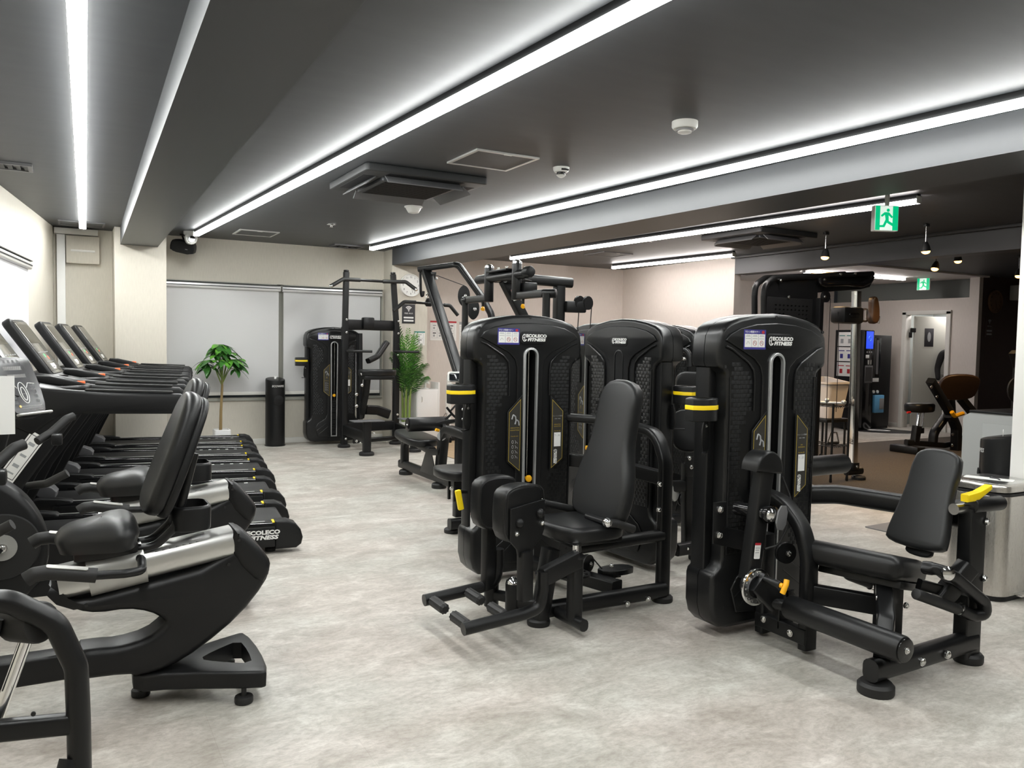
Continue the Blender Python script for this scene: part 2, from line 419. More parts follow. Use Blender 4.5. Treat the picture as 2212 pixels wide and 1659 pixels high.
# walls
struct('wall_left', slab([(lwx(-3.2)-.15, -3.2), (lwx(-3.2), -3.2), (lwx(11.29), 11.29), (lwx(11.29)-.15, 11.29)], 0, CEIL), 'wall_beige')
struct('wall_back', slab([(-.4, 11.29), (4.09, 11.29), (4.09, 11.55), (-.4, 11.55)], 0, CEIL), 'wall_beige')
struct('wall_column', MB().box(.525, 1.1, 10.8, 11.29, 0, CEIL, .004), 'wall_beige')
struct('wall_pier', slab([(4.09, 10.95), (4.64, 10.95), (4.64, 11.55), (4.09, 11.55)], 0, CEIL), 'wall_beige')
struct('wall_bay', slab([(4.64, 11.4), (8.5, 11.4), (8.5, 11.55), (4.64, 11.55)], 0, CEIL), 'wall_pink')
struct('wall_partition', slab([(8.5, 8.72), (8.62, 8.72), (8.62, 11.55), (8.5, 11.55)], 0, CEIL), 'wall_pink')
struct('wall_annex', slab([(8.62, 11.4), (13.9, 11.4), (13.9, 11.55), (8.62, 11.55)], 0, CEIL), 'wall_pink')
# far wall with the doorway (opening y 8.80..9.58, up to 2.11)
far = MB(); far.box(13.7, 13.8, 9.62, 11.4, 0, 2.38); far.box(13.7, 13.8, 8.25, 8.76, 0, 2.38); far.box(13.7, 13.8, 8.76, 9.62, 2.13, 2.38); far.box(13.7, 13.8, 8.25, 8.42, 2.38, CEIL)
struct('wall_right', far, 'wall_pink')
struct('wall_soffit', MB().box(14.0, 14.1, 8.3, 11.4, 2.3, CEIL), 'wall_grey')
struct('wall_ledge', MB().box(13.8, 14.0, 8.42, 11.4, 2.34, 2.38), 'wall_white')
struct('wall_brown', MB().box(13.8, 16.6, 8.25, 8.35, 0, CEIL), 'wall_brown')
wb = MB(); wb.box(13.81, 15.2, 10.0, 10.1, 0, 2.4); wb.box(15.1, 15.2, 8.35, 10.0, 0, 2.4); wb.box(14.11, 15.2, 8.35, 10.0, 2.4, 2.45); 
struct('wall_storage', wb, 'wall_grey')
struct('wall_front', MB().box(-3.2, 16.6, -3.3, -3.2, 0, CEIL), 'wall_beige')
struct('wall_side', MB().box(16.6, 16.7, -3.2, 8.35, 0, CEIL), 'wall_pink')
struct('wall_pillar', MB().box(5.12, 5.7, 2.1, 2.84, 0, CEIL, .004), 'wall_white')
# beams
struct('beam_left', slab([(.294, -3.2), (.757, -3.2), (1.003, 10.8), (.59, 10.8)], 2.542, CEIL-.001), 'beam_grey')
struct('beam_mid', slab([(4.75, -3.2), (5.3, -3.2), (4.72, 10.95), (4.089, 10.95)], 2.527, CEIL-.001), 'beam_grey')
struct('beam_right', slab([(8.5, -3.2), (8.74, -3.2), (8.74, 8.72), (8.5, 8.72)], 2.50, CEIL-.001), 'beam_grey')
# baseboards
struct('baseboard_back', MB().box(1.1, 4.09, 11.275, 11.292, 0, .075, .003), 'trim_white')
struct('baseboard_pier', MB().box(4.08, 4.65, 10.938, 10.952, 0, .075, .003), 'trim_white')
struct('baseboard_right', MB().box(13.685, 13.702, 9.70, 11.4, 0, .08, .003).box(13.685, 13.702, 8.25, 8.70, 0, .08, .003), 'trim_white')
struct('baseboard_bay', MB().box(4.64, 8.5, 11.388, 11.402, 0, .075, .003), 'trim_white')
# doorway: frame, open door leaf
df = MB(); df.box(13.66, 13.82, 9.58, 9.66, 0, 2.15, .004); df.box(13.66, 13.82, 8.72, 8.80, 0, 2.15, .004); df.box(13.66, 13.82, 8.72, 9.66, 2.10, 2.17, .004)
dr = struct('door_1', df, 'trim_white')
M = Matrix.Translation((13.84, 9.53, 0)) @ Matrix.Rotation(math.radians(-22), 4, 'Z')
lf = MB(); lf.box(0, .72, -.02, .02, .02, 2.08, .004, M=M); leaf = lf.build('door_leaf', 'door_grey', dr)
MB().cyl(M @ V(.64, -.02, 1.0), M @ V(.64, -.06, 1.0), .012).tube([M @ V(.64, -.06, 1.0), M @ V(.53, -.06, 1.0)], .009).build('door_handle', 'steel_bolt', leaf)
MB().box(.20, .38, -.026, -.02, 1.52, 1.86, .002, M=M).build('door_sign', 'print_dark', leaf)
MB().prism([(.035*math.cos(a*PI/8), .09*math.sin(a*PI/8)) for a in range(16)], .002, M @ frame((.29, -.0262, 1.7), (1, 0, 0), (0, 0, 1))).build('sign_print', 'print_grey', leaf)
MB().box(-.06, .02, -.03, .03, 1.78, 1.86, .004, M=M).box(-.09, -.05, -.03, .03, 1.68, 1.78, .004, M=M).build('door_hinge', 'black_steel', dr)
# windows behind the blinds and their sills
def window(name, x0, x1):
    w = MB(); w.box(x0, x1, 11.262, 11.292, .60, .638, .004); w.box(x0, x0+.02, 11.272, 11.292, .638, 2.19, .003); w.box(x1-(.075 if x0 < 2 else .03), x1, 11.272, 11.292, .638, 2.19, .003); w.box(x0, x1, 11.272, 11.292, 2.17, 2.19, .003)
    o = struct(name, w, 'sash_grey'); MB().box(x0+.03, x1-.03, 11.281, 11.2915, .645, 2.17).build('pane', 'window_glass', o)
window('window_1', 1.12, 2.62); window('window_2', 2.62, 4.07)
wd2 = struct('window_3', MB().box(8.93, 8.99, 11.36, 11.40, 1.0, 2.5).box(9.75, 9.81, 11.36, 11.40, 1.0, 2.5).box(8.93, 9.81, 11.36, 11.40, 2.44, 2.5).box(8.93, 9.81, 11.36, 11.4, 1.68, 1.72), 'trim_white')
MB().box(8.99, 9.75, 11.385, 11.398, 1.0, 2.44).build('pane', 'window_glow', wd2)
# roller blinds
def blind(loc, L, label, group, rz=0, cloth='blind_cloth', z0=.70, z1=2.165):
    t = thing('roller_blind', label, 'blind', loc, rz, group)
    MB().prism(rrect(.07, .075, .018), L, frame((0, -.045, z1-.04), (0, 1, 0), (0, 0, 1))).build('cassette', 'alu_profile', t)
    MB().box(.004, L-.004, -.084, -.081, z1-.045, z1-.034).box(.004, L-.004, -.085, -.05, z1+.0005, z1+.008).build('cassette_groove', 'black_gap', t)
    MB().box(.02, L-.02, -.046, -.043, z0+.02, z1-.06).build('blind_fabric', cloth, t)
    MB().box(.02, L-.02, -.055, -.034, z0-.02, z0+.025, .006).build('bottom_rail', 'trim_white', t)
blind((1.102, 11.27, 0), 1.478, 'grey roller blind between the column and the wipes stand', 'pulled-down blinds', 0)
blind((2.605, 11.27, 0), 1.43, 'grey roller blind behind the dip machine', 'pulled-down blinds', 0)
a_ = math.atan2(1, .1325)
blind((lwx(6.18)+.012, 6.18, 0), 3.2, 'white roller blind on the left wall above the treadmills', 'pulled-down blinds', a_, 'blind_white')

# ------------------------------------------------------------------ ceiling fittings
def led(p0, p1, label, m='led_cool', segs=5):
    p0 = Vector(p0); p1 = Vector(p1); L = (p1-p0).length; rz = math.atan2(p1.y-p0.y, p1.x-p0.x)
    t = thing('led_line_light', label, 'ceiling light', (p0.x, p0.y, 2.672), rz, 'linear ceiling lights')
    MB().box(0, L, -.026, .026, .036, .0775, .002).build('housing', 'fixture_dark', t)
    pr = [(-.035, .014), (-.032, .005), (-.022, 0), (.022, 0), (.032, .005), (.035, .014)]
    s = L/segs
    for i in range(segs):
        MB().sweep([(i*s+.002, 0, 0), ((i+1)*s-.002, 0, 0)], pr).build('diffuser', m, t)
        MB().box(i*s+.002, (i+1)*s-.002, -.0345, .0345, .0141, .036, 0).build('diffuser_side', m+'_side', t)
    MB().box(-.006, .001, -.036, .036, -.001, .06, .002).build('end_cap', 'white_plastic', t); MB().box(L-.001, L+.006, -.036, .036, -.001, .06, .002).build('end_cap', 'white_plastic', t)
    return t
led((.19, 10.62, 0), (-.02, 0, 0), 'white LED line light above the treadmills, left of the dark beam', segs=7)
led((1.405, 10.49, 0), (2.06, -1.2, 0), 'white LED line light right of the dark beam, running over the wipes stand', segs=8)
led((3.66, 10.59, 0), (4.41, -1.2, 0), 'longest white LED line light running along the grey beam to the right edge', segs=8)
led((5.77, 10.47, 0), (6.233, 4.30, 0), 'LED line light ending beside the large exit sign', 'led_warm', 4)
led((7.755, 10.67, 0), (7.95, 8.18, 0), 'short LED line light close to the pinkish partition wall', 'led_warm', 2)
led((10.55, 9.26, 0), (11.75, 9.18, 0), 'short LED line light above the cable machine arm', 'led_warm', 1)
led((11.85, 9.17, 0), (12.9, 9.12, 0), 'short LED line light left of the small exit sign', 'led_warm', 1)

def cassette(x0, x1, y0, y1, label):
    t = thing('air_conditioner', label, 'air conditioner', ((x0+x1)/2, (y0+y1)/2, 2.69), 0, 'ceiling air conditioners')
    w, d = (x1-x0)/2, (y1-y0)/2
    MB().prism(rrect(2*w, 2*d, .03), .06, Matrix.Translation((0, 0, 0)), .012, back=True).build('panel', 'fixture_dark', t)
    MB().prism(rrect(1.26*w, 1.26*d, .02), .03, Matrix.Translation((0, 0, -.028)), .008).build('grille_frame', 'beam_grey', t)
    g = MB()
    for k in range(14): yy = -.5*d + k*d/13; g.box(-.55*w, .55*w, yy-.012, yy+.012, -.034, -.026)
    g.box(-.56*w, .56*w, -.56*d, .56*d, -.031, -.028); g.build('grille', 'black_matte', t)
    for k in range(4):
        M = Matrix.Rotation(k*PI/2, 4, 'Z'); ww = w if k % 2 == 0 else d; dd = d if k % 2 == 0 else w
        MB().box(-.62*ww, .62*ww, -.045, .045, -.006, .004, .003, M=M @ Matrix.Translation((0, -.80*dd, -.028)) @ Matrix.Rotation(math.radians(38), 4, 'X')).build('flap', 'mid_grey', t)
        MB().box(-.62*ww, .62*ww, -.93*dd, -.70*dd, -.0015, .001, M=M).build('air_slot', 'black_gap', t)
    return t
cassette(1.93, 2.93, 5.72, 6.68, 'black four-way ceiling air conditioner with open flaps over the main floor')
cassette(6.55, 7.45, 6.35, 7.3, 'black four-way ceiling air conditioner behind the exit sign light')
def hatch(x0, x1, y0, y1, label, m='trim_metal', wd_=.022):
    t = thing('ceiling_hatch', label, 'ceiling hatch', ((x0+x1)/2, (y0+y1)/2, CEIL), 0, 'ceiling access hatches'); w, d = (x1-x0)/2, (y1-y0)/2
    MB().prism(rect2(-w, w, -d, d), .012, Matrix.Translation((0, 0, -.012)), 0, [rect2(-w+wd_, w-wd_, -d+wd_, d-wd_)]).build('frame', m, t)
    MB().box(-w+wd_+.003, w-wd_-.003, -d+wd_+.003, d-wd_-.003, -.008, -.0005).build('panel', 'ceiling_dark', t)
    MB().box(-.03, .03, -d+.004, -d+.02, -.016, -.008, .002).build('latch', 'trim_white', t)
hatch(2.43, 2.92, 4.92, 5.41, 'square ceiling hatch with a bright metal frame near the dome camera')
hatch(1.84, 2.31, 10.08, 10.58, 'square ceiling hatch near the back wall blinds')
hatch(-.06, .42, 10.55, 10.95, 'ceiling hatch above the end of the leftmost light line', 'mid_grey')
hatch(6.6, 7.1, 9.3, 9.8, 'ceiling hatch between the two right-hand light lines', 'mid_grey')
def grille(c, w, d, label):
    t = thing('ceiling_vent', label, 'air vent', (c[0], c[1], CEIL), 0, 'ceiling vents')
    MB().prism(rect2(-w/2, w/2, -d/2, d/2), .02, Matrix.Translation((0, 0, -.02)), 0, [rect2(-w/2+.03, w/2-.03, -d/2+.03, d/2-.03)]).build('frame', 'mid_grey', t)
    for k in range(5):
        xx = -w/2+.04+(w-.08)*k/4; MB().box(xx-.016, xx+.016, -d/2+.028, d/2-.028, -.014, -.006).build('slat', 'fixture_dark', t)
grille((-.36, 7.4), .30, .28, 'small dark ceiling vent at the left edge')
grille((3.42, 10.95), .42, .30, 'dark ceiling vent at the far end of the longest light line')
def detector(x, y, name, label, kind=0):
    t = thing(name, label, 'detector', (x, y, CEIL))
    if kind == 0: MB().lathe([(.075, 0), (.075, -.03), (.066, -.042), (.04, -.044), (.04, -.062), (.03, -.066)], n=28).build('body', 'white_plastic', t); MB().lathe([(.052, -.046), (.052, -.054)], n=24).build('sensing_ring', 'grey_plastic', t)
    elif kind == 1: MB().lathe([(.085, 0), (.085, -.012), (.074, -.018), (.070, -.03), (.05, -.062), (.02, -.068)], n=28).build('body', 'white_plastic', t); MB().lathe([(.088, -.001), (.088, -.010)], n=28).build('base_ring', 'white_plastic', t)
    elif kind == 2:
        MB().lathe([(.062, 0), (.060, -.016), (.05, -.034), (.045, -.036)], n=28).build('body', 'white_plastic', t)
        MB().ball((0, 0, -.04), .034, 16).build('dome', 'black_gloss', t); MB().tube([(-.03, -.052, -.022), (0, -.061, -.022), (.03, -.052, -.022)], .007, 8).build('sensor_slot', 'black_gap', t)
        MB().lathe([(.036, -.055), (.024, -.068), (.01, -.074)], n=20).build('dome_ring', 'white_plastic', t)
    elif kind == 3:
        MB().lathe([(.05, 0), (.05, -.008), (.03, -.012), (.012, -.014), (.012, -.03)], n=20).build('body', 'steel_bolt', t); MB().lathe([(.02, -.03), (.02, -.033)], n=16).build('deflector', 'steel_bolt', t)
    return t
detector(3.16, 3.68, 'smoke_detector', 'white disc smoke detector on the dark ceiling between the light lines')
detector(2.96, 7.36, 'heat_detector', 'white bowl-shaped detector just behind the air conditioner', 1)
detector(3.22, 5.11, 'dome_camera', 'white dome camera with black eye beside the square hatch', 2)
detector(2.64, 9.02, 'sprinkler', 'flat metal sprinkler plate on the ceiling near the back wall', 3)
detector(6.3, 7.9, 'sprinkler', 'metal sprinkler plate on the ceiling left of the pinkish partition', 3)
detector(10.2, 5.6, 'smoke_detector', 'white detector on the black ceiling near the amber spotlights', 0)
# motion sensor and speaker near the column top
t = thing('motion_sensor', 'white motion sensor at the end of the second light line', 'sensor', (1.36, 10.72, CEIL))
MB().lathe([(.075, 0), (.075, -.035), (.06, -.045)], n=24).build('base', 'white_plastic', t)
MB().prism(smooth_poly([(-.05, -.16), (.07, -.16), (.09, -.03), (-.07, -.03)], 2), .09, frame((0, .03, 0), (1, 0, 0), (0, 0, 1)), .012).build('head', 'white_plastic', t)
MB().cyl((.012, -.066, -.10), (.012, -.08, -.10), .04).build('lens', 'black_gloss', t)
t = thing('wall_speaker', 'black wall speaker hanging from a bracket beside the column', 'speaker', (1.33, 11.0, 2.46))
Ms = Matrix.Translation((0, 0, .13)) @ Matrix.Rotation(math.radians(-25), 4, 'Z') @ Matrix.Rotation(math.radians(14), 4, 'X') @ Matrix.Rotation(math.radians(12), 4, 'Y')
MB().prism(smooth_poly([(-.14, -.075), (.14, -.075), (.15, .02), (.12, .085), (-.12, .085), (-.15, .02)], 1), .13, Ms @ frame((0, .03, 0), (1, 0, 0), (0, 0, 1)), .015).build('cabinet', 'black_plastic', t)
MB().prism(rrect(.24, .13, .03), .006, Ms @ frame((0, -.103, 0), (1, 0, 0), (0, 0, 1)), .003).build('grille', 'black_matte', t)
MB().prism(rrect(.03, .008, .003), .002, Ms @ frame((.06, -.1095, -.01), (1, 0, 0), (0, 0, 1))).build('badge', 'grey_plastic', t)
MB().tube([(0, .02, .2), (-.02, .03, .27), (-.02, .05, .29)], .012, fil=.03).box(-.05, .01, .02, .08, .27, .29, .003).build('bracket', 'black_steel', t)
# amber spotlights on the black ceiling
def spot(p, label, tilt):
    p = Vector(p); t = thing('track_spotlight', label, 'spotlight', (p.x, p.y, p.z), 0, 'amber spotlights')
    top = CEIL - p.z - .001
    MB().box(-.03, .03, -.018, .018, top-.03, top, .003).build('mount', 'fixture_dark', t)
    MB().tube([(0, 0, top-.03), (0, 0, .09)], .007, 8).build('stem', 'steel_bolt', t)
    M = Matrix.Translation((0, 0, .05)) @ Matrix.Rotation(tilt, 4, 'Y')
    a = [M @ V(0, 0, .045), M @ V(0, 0, .03), M @ V(0, 0, 0), M @ V(0, 0, -.05)]
    MB().tube(a, .05, 18, scale=[.4, .55, .8, 1.0]).build('lamp_head', 'fixture_dark', t)
    MB().ball(M @ V(0, 0, -.052), .043, 14, (1, 1, .7)).build('bulb', 'bulb_amber', t)
    l = bpy.data.lights.new('lamp', 'SPOT'); l.energy = 80; l.color = (1, .66, .32); l.spot_size = 2.0; l.spot_blend = .6; l.shadow_soft_size = .04
    lo = bpy.data.objects.new('spot_beam', l); col.objects.link(lo); lo.parent = t; lo.matrix_local = M @ Matrix.Translation((0, 0, -.10))
spot((7.45, 6.25, 2.47), 'amber spotlight hanging left of the large exit sign, above the cable machine', .1)
spot((7.75, 5.25, 2.47), 'amber spotlight hanging right of the large exit sign', -.15)
spot((9.55, 6.32, 2.47), 'amber spotlight right above the small exit sign', .3)
spot((9.65, 6.1, 2.56), 'brightest amber spotlight beside the small ceiling detector', -.1)
spot((11.2, 6.22, 2.47), 'amber spotlight at the right edge by the white pillar', .1)
struct('trim_2', MB().box(8.40, 8.46, -3, 8.7, 2.715, 2.749, .004), 'fixture_dark')
# exit signs
MAN = [[(-.30, .12), (-.12, .26), (.10, .26), (.30, .06), (.24, .0), (.08, .13), (.10, -.12), (.34, -.24), (.28, -.34), (.0, -.20), (-.10, -.40), (-.40, -.40), (-.40, -.32), (-.18, -.30), (-.06, -.06), (-.10, .14), (-.24, .04)]]
def exit_sign(c, n, u, s, label, hang):
    t = thing('exit_sign', label, 'exit sign', c, 0, 'green exit signs')
    M = frame((0, 0, 0), u, (0, 0, 1)); N = M.to_3x3() @ Vector((0, 0, 1))
    MB().prism(rrect(s*1.06, s*1.06, .006), .045, M @ Matrix.Translation((0, 0, -.046))).build('housing', 'white_plastic', t)
    MB().prism(rect2(-s/2, s/2, -s/2, s/2), .003, M).build('panel', 'sign_white', t)
    g = MB(); g.prism(rect2(-s/2, -s*.30, -s/2, s/2), .002, M @ Matrix.Translation((0, 0, .003))); g.prism(rect2(s*.26, s/2, -s/2, s/2), .002, M @ Matrix.Translation((0, 0, .003))); g.build('door_mark', 'sign_green', t)
    m = MB(); m.prism([(x*s*.9, y*s*.95) for x, y in MAN[0]], .002, M @ Matrix.Translation((0, 0, .0035))); m.prism([(s*.05+s*.07*math.cos(a*PI/6), s*.33+s*.07*math.sin(a*PI/6)) for a in range(12)], .002, M @ Matrix.Translation((0, 0, .0035))); m.build('running_figure', 'sign_green', t)
    if hang: MB().box(-.012, .012, -.012, .012, s*.52, CEIL-c[2]-.001).build('hanger', 'white_plastic', t)
ex = AZ(1915, 470, 2.47); exit_sign((ex.x, ex.y, 2.465), None, (.92, -.39, 0), .185, 'large green running-man exit sign at the end of the light line', True)
exit_sign((13.3, 9.02, 2.62), None, (.3, -.95, 0), .20, 'small green running-man exit sign in the far room above the doorway', True)

# fixtures on the back wall, left of the column
t = thing('junction_box', 'pale square wall box under the duct in the left back corner', 'wall box', (.20, 11.29, 2.32))
MB().box(-.18, .18, -.09, 0, 0, .33, .004).build('box', 'wall_beige', t); MB().box(-.13, .13, -.095, -.0895, .14, .165, .001).build('slot_strip', 'wall_white', t)
t = thing('cable_duct', 'grey cable duct running down the left back corner', 'duct', (-.035, 11.285, 0))
MB().box(-.045, .045, -.07, -.002, 0, 2.66, .004).build('riser', 'print_white', t); MB().box(-.07, .40, -.10, 0, 2.665, 2.735, .004).build('top_run', 'trim_white', t)

# ------------------------------------------------------------------ weight-stack towers
_cache = {}
def part(key, name, m, parent, fn):
    """a part whose mesh is shared between alike things"""
    if key not in _cache: _cache[key] = fn().mesh(name, m)
    o = bpy.data.objects.new(name, _cache[key]); col.objects.link(o); o.parent = parent; return o
def mirror(pts): return pts + [(-x, z) for x, z in reversed(pts)]
def tower_outline():
    h = [(0, 1.622), (.12, 1.615), (.24, 1.594), (.31, 1.572), (.352, 1.545), (.374, 1.505), (.381, 1.45), (.381, 1.375), (.372, 1.352), (.345, 1.338), (.322, 1.318), (.315, 1.29), (.312, .40), (.322, .362), (.350, .340), (.370, .325), (.378, .30), (.378, .16), (.360, .095), (.32, .055), (.26, .045), (0, .045)]
    return mirror(h[:-1] + [(0.0001, .045)])
def slot_outline(r, z0, z1, taper=.8, n=10):
    return [(r*math.cos(PI*k/n), z1+r*math.sin(PI*k/n)) for k in range(n+1)] + [(-r*taper, z0), (r*taper, z0)]
def face_frame(y=0, back=False):   # panel looking along -y (or +y for the rear)
    return frame((0, y, 0), (-1 if back else 1, 0, 0), (0, 0, 1))
def weave(side):
    """raised basket-weave dashes of one side panel"""
    mb = MB(); rng = random.Random(5)
    def inside(x, z):
        if x > .29 or z < .42: return False
        if .64 < z < 1.12 and x < (.23 if .70 < z < 1.06 else .19): return False
        return x > .155 and z < 1.305 + (x-.15)*.62
    rows = 46
    for i in range(rows):
        z = .43 + i*.0222
        for j in range(7):
            x = .125 + j*.0305 + (.0152 if i % 2 else 0)
            if inside(x, z) and inside(x+.012, z):
                X = side*x; w = .0146
                mb.add([(X-w, .0, z-.0105), (X+w, .0, z-.0105), (X+w, .0, z+.0108), (X-w, .0, z+.0108), (X-w*.9, -.0017, z-.008), (X+w*.9, -.0017, z-.008), (X+w*.9, -.0003, z+.010), (X-w*.9, -.0003, z+.010)],
                       [(4, 5, 6, 7), (0, 1, 5, 4), (1, 2, 6, 5), (2, 3, 7, 6), (3, 0, 4, 7)])
    return mb
def tower(parent, z_pin=.62, cup=-1, cover='slot', rear=True, labels=True, logo=True, sticker=True, title=('ABDUCTOR', 'ADDUCTOR'), no='T - 36'):
    """two moulded half shells around the stack; local: x across, -y front, z up"""
    out = tower_outline(); slot = slot_outline(.043, .12, 1.372, .82)
    F = face_frame(.10); holes = [slot] if cover == 'slot' else []
    sh = part('front_'+cover, 'front_shell', 'shroud_plastic', parent, lambda: MB().prism(out, .10, F, .022, holes, bothbev=False))
    rs = part('rear_shell', 'rear_shell', 'shroud_plastic', parent, lambda: MB().prism(out, .098, face_frame(.104, True), .022, bothbev=False))
    def core():
        mb = MB(); T = [(0, 1.60)] + [(.30, 1.56), (.368, 1.48), (.37, 1.38), (.30, 1.31), (.30, .38), (.362, .31), (.362, .15), (.3, .06), (.0001, .056)]
        return mb.prism(mirror(T), .006, face_frame(.105))
    part('core', 'seam', 'black_matte', parent, core)
    # raised Y-shaped centre panel with its ridge lines
    def ypanel(holes):
        hw = [(0, 1.573), (.14, 1.565), (.25, 1.543), (.318, 1.512), (.342, 1.482), (.150, 1.392), (.106, 1.352), (.090, 1.30), (.090, .42), (.120, .36), (.22, .30), (.26, .24), (.22, .12), (.0001, .10)]
        return MB().prism(mirror(hw), .010, face_frame(-.0005), .006, holes, bothbev=False)
    part('ypanel_'+cover, 'centre_panel', 'shroud_plastic', sh, lambda: ypanel(holes))
    def ridges():
        mb = MB()
        for s in (-1, 1):
            mb.tube([(s*.338, -.006, 1.452), (s*.30, -.006, 1.44), (s*.185, -.006, 1.372), (s*.150, -.006, 1.335), (s*.142, -.006, 1.28), (s*.142, -.006, 1.13)], .0052, 6, fil=.03)
            mb.tube([(s*.30, -.004, 1.30), (s*.295, -.004, .42)], .004, 6)
            mb.tube([(s*.10, -.008, .30), (s*.24, -.008, .20)], .004, 6)
            mb.tube([(s*.08, -.008, .25), (s*.20, -.008, .155)], .004, 6)
        return mb
    part('ridges', 'ridge', 'shroud_plastic', sh, ridges)
    for s in (-1, 1):
        w = part('weave%d' % s, 'weave_panel', 'weave_plastic', sh, lambda: weave(s)); w['kind'] = 'stuff'
    def screws():
        mb = MB()
        for x, z in ((0, 1.603), (.345, 1.535), (-.345, 1.535), (.335, 1.352), (-.335, 1.352), (.296, .85), (-.296, .85), (.30, .15), (-.30, .15)):
            mb.cyl((x, .001, z), (x, -.0025, z), .008, 10)
        return mb
    part('screws', 'screw_cover', 'black_gap', sh, screws)
    if rear:
        def backface():
            R = Matrix.Rotation(PI, 4, 'Z'); mb = MB(); a = ypanel([]); b = ridges(); c = weave(1); d = weave(-1)
            for q in (a, b, c, d): mb.add([V(-v.x, .2035-v.y, v.z) for v in q.v], q.f)
            so = slot_outline(.045, .3, 1.372, .95); si = slot_outline(.036, .29, 1.372, .95)
            mb.prism(so, .006, frame((0, .212, 0), (-1, 0, 0), (0, 0, 1)), .002, [si]); return mb
        part('backface', 'rear_panel', 'shroud_plastic', rs, backface)
        rp = part('rplaque', 'rear_plaque', 'black_plastic', rs, lambda: MB().prism(rrect(.165, .072, .022), .006, frame((0, .211, 1.475), (-1, 0, 0), (0, 0, 1)), .003))
        part('rlogo', 'lettering', 'print_white', rp, lambda: logo_mb(frame((0, .2175, 1.475), (-1, 0, 0), (0, 0, 1)), .80))
    if cover == 'slot':
        def ring():
            o = slot_outline(.052, .112, 1.372, .82); i = slot_outline(.038, .126, 1.372, .82)
            return MB().prism(o, .018, face_frame(-.006), .004, [i], bothbev=False)
        part('slot_ring', 'slot_frame', 'frame_silver', parent, ring)
        st = part('stack', 'weight_stack', 'black_matte', parent, lambda: (lambda mb: [mb.box(-.09, .09, .035, .095, .10+k*.034, .10+k*.034+.030, .003) for k in range(15)] and mb)(MB()))
        part('rods', 'guide_rod', 'steel_bolt', parent, lambda: MB().cyl((.022, .05, .1), (.022, .05, 1.41), .004, 8))
        part('stackback', 'stack_cover', 'black_matte', parent, lambda: MB().box(-.1, .1, .096, .0995, .1, 1.45))
        pin = MB().cyl((.0, .03, z_pin), (.0, -.006, z_pin), .007, 8).cyl((0, -.004, z_pin), (0, -.022, z_pin), .021, 16, .004); pin.build('selector_pin', 'pin_yellow', parent)
    if logo:
        q = part('plaque', 'plaque', 'black_plastic', sh, lambda: MB().prism(rrect(.178, .074, .022), .006, face_frame(-.0095) @ Matrix.Translation((.012, 1.482, 0)), .003))
        part('logo', 'lettering', 'print_white', q, lambda: logo_mb(face_frame(-.0158) @ Matrix.Translation((.016, 1.482, 0)), .98))
    if labels:
        for s in (-1, 1):
            xc = -.105 if s < 0 else .20
            # instruction labels: one straight side near the slot, slanted ends
            if s < 0: o = [(.040, .085+.14), (.040, -.215), (-.040, -.150), (-.040, .145)]
            else: o = [(-.040, .22), (.040, .145), (.040, -.150), (-.040, -.21)]
            Mx = face_frame(-.0085) @ Matrix.Translation((xc, .885, 0))
            b = part('lab_base%d' % s, 'instruction_label', 'black_plastic', sh, lambda: MB().prism(inset(o if area2(o) > 0 else o[::-1], -.010), .006, Mx, .003))
            part('lab_gold%d' % s, 'gold_border', 'gold_line', b, lambda: MB().prism(o, .001, Mx @ Matrix.Translation((0, 0, .006)), 0, [inset(o if area2(o) > 0 else o[::-1], .003)]))
            part('lab_face%d' % s, 'label_face', 'label_dark', b, lambda: MB().prism(inset(o if area2(o) > 0 else o[::-1], .003), .0008, Mx @ Matrix.Translation((0, 0, .006))))
            Mt = Mx @ Matrix.Translation((0, 0, .0072))
            if s < 0:
                def fig():
                    mb = MB()
                    for dx, dz in ((-.008, .115), (.014, .085)):
                        mb.tube([Mt @ V(dx-.012, dz-.012, 0), Mt @ V(dx-.004, dz+.016, 0), Mt @ V(dx+.012, dz+.004, 0), Mt @ V(dx+.016, dz-.02, 0)], .0045, 6, fil=.004)
                    return mb
                part('fig', 'leg_drawing', 'print_grey', b, fig)
                part('txtL'+title[0], 'label_text', 'gold_line', b, lambda: (lambda mb: [mb.add(t.v, t.f) for t in (text_mb(title[0], .011, Mt @ Matrix.Translation((0, .05, 0)), .0003), text_mb(title[1], .011, Mt @ Matrix.Translation((0, .036, 0)), .0003), text_mb('Press for area', .009, Mt @ Matrix.Translation((0, .0, 0)), .0003))] and mb)(MB()))
                def icons():
                    mb = MB()
                    for k in range(4):
                        z0 = -.035-.03*k
                        mb.tube([Mt @ V(-.012+.006*math.cos(a*PI/5), z0+.010*math.sin(a*PI/5), 0) for a in range(10)], .0011, 4, closed=True)
                        mb.tube([Mt @ V(.004, z0+.01, 0), Mt @ V(.010, z0, 0), Mt @ V(.006, z0-.01, 0)], .0012, 4); mb.tube([Mt @ V(.010, z0, 0), Mt @ V(.020, z0-.004, 0), Mt @ V(.020, z0-.012, 0)], .0012, 4)
                    return mb
                part('icons', 'posture_drawing', 'print_grey', b, icons)
            else:
                part('txtR', 'label_text', 'print_grey', b, lambda: (lambda mb: [mb.add(t.v, t.f) for t in (text_mb('トレーニング部位', .009, Mt @ Matrix.Translation((0, .115, 0)), .0003), text_mb('内転筋・外転筋', .006, Mt @ Matrix.Translation((0, .098, 0)), .0003))] and mb)(MB()))
                part('txtR2'+title[0], 'label_heading', 'gold_line', b, lambda: (lambda mb: [mb.add(t.v, t.f) for t in (text_mb(title[0], .009, Mt @ Matrix.Translation((0, .062, 0)), .0003), text_mb(title[1], .009, Mt @ Matrix.Translation((0, .05, 0)), .0003), text_mb('Scan the QR', .009, Mt @ Matrix.Translation((0, .022, 0)), .0003))] and mb)(MB()))
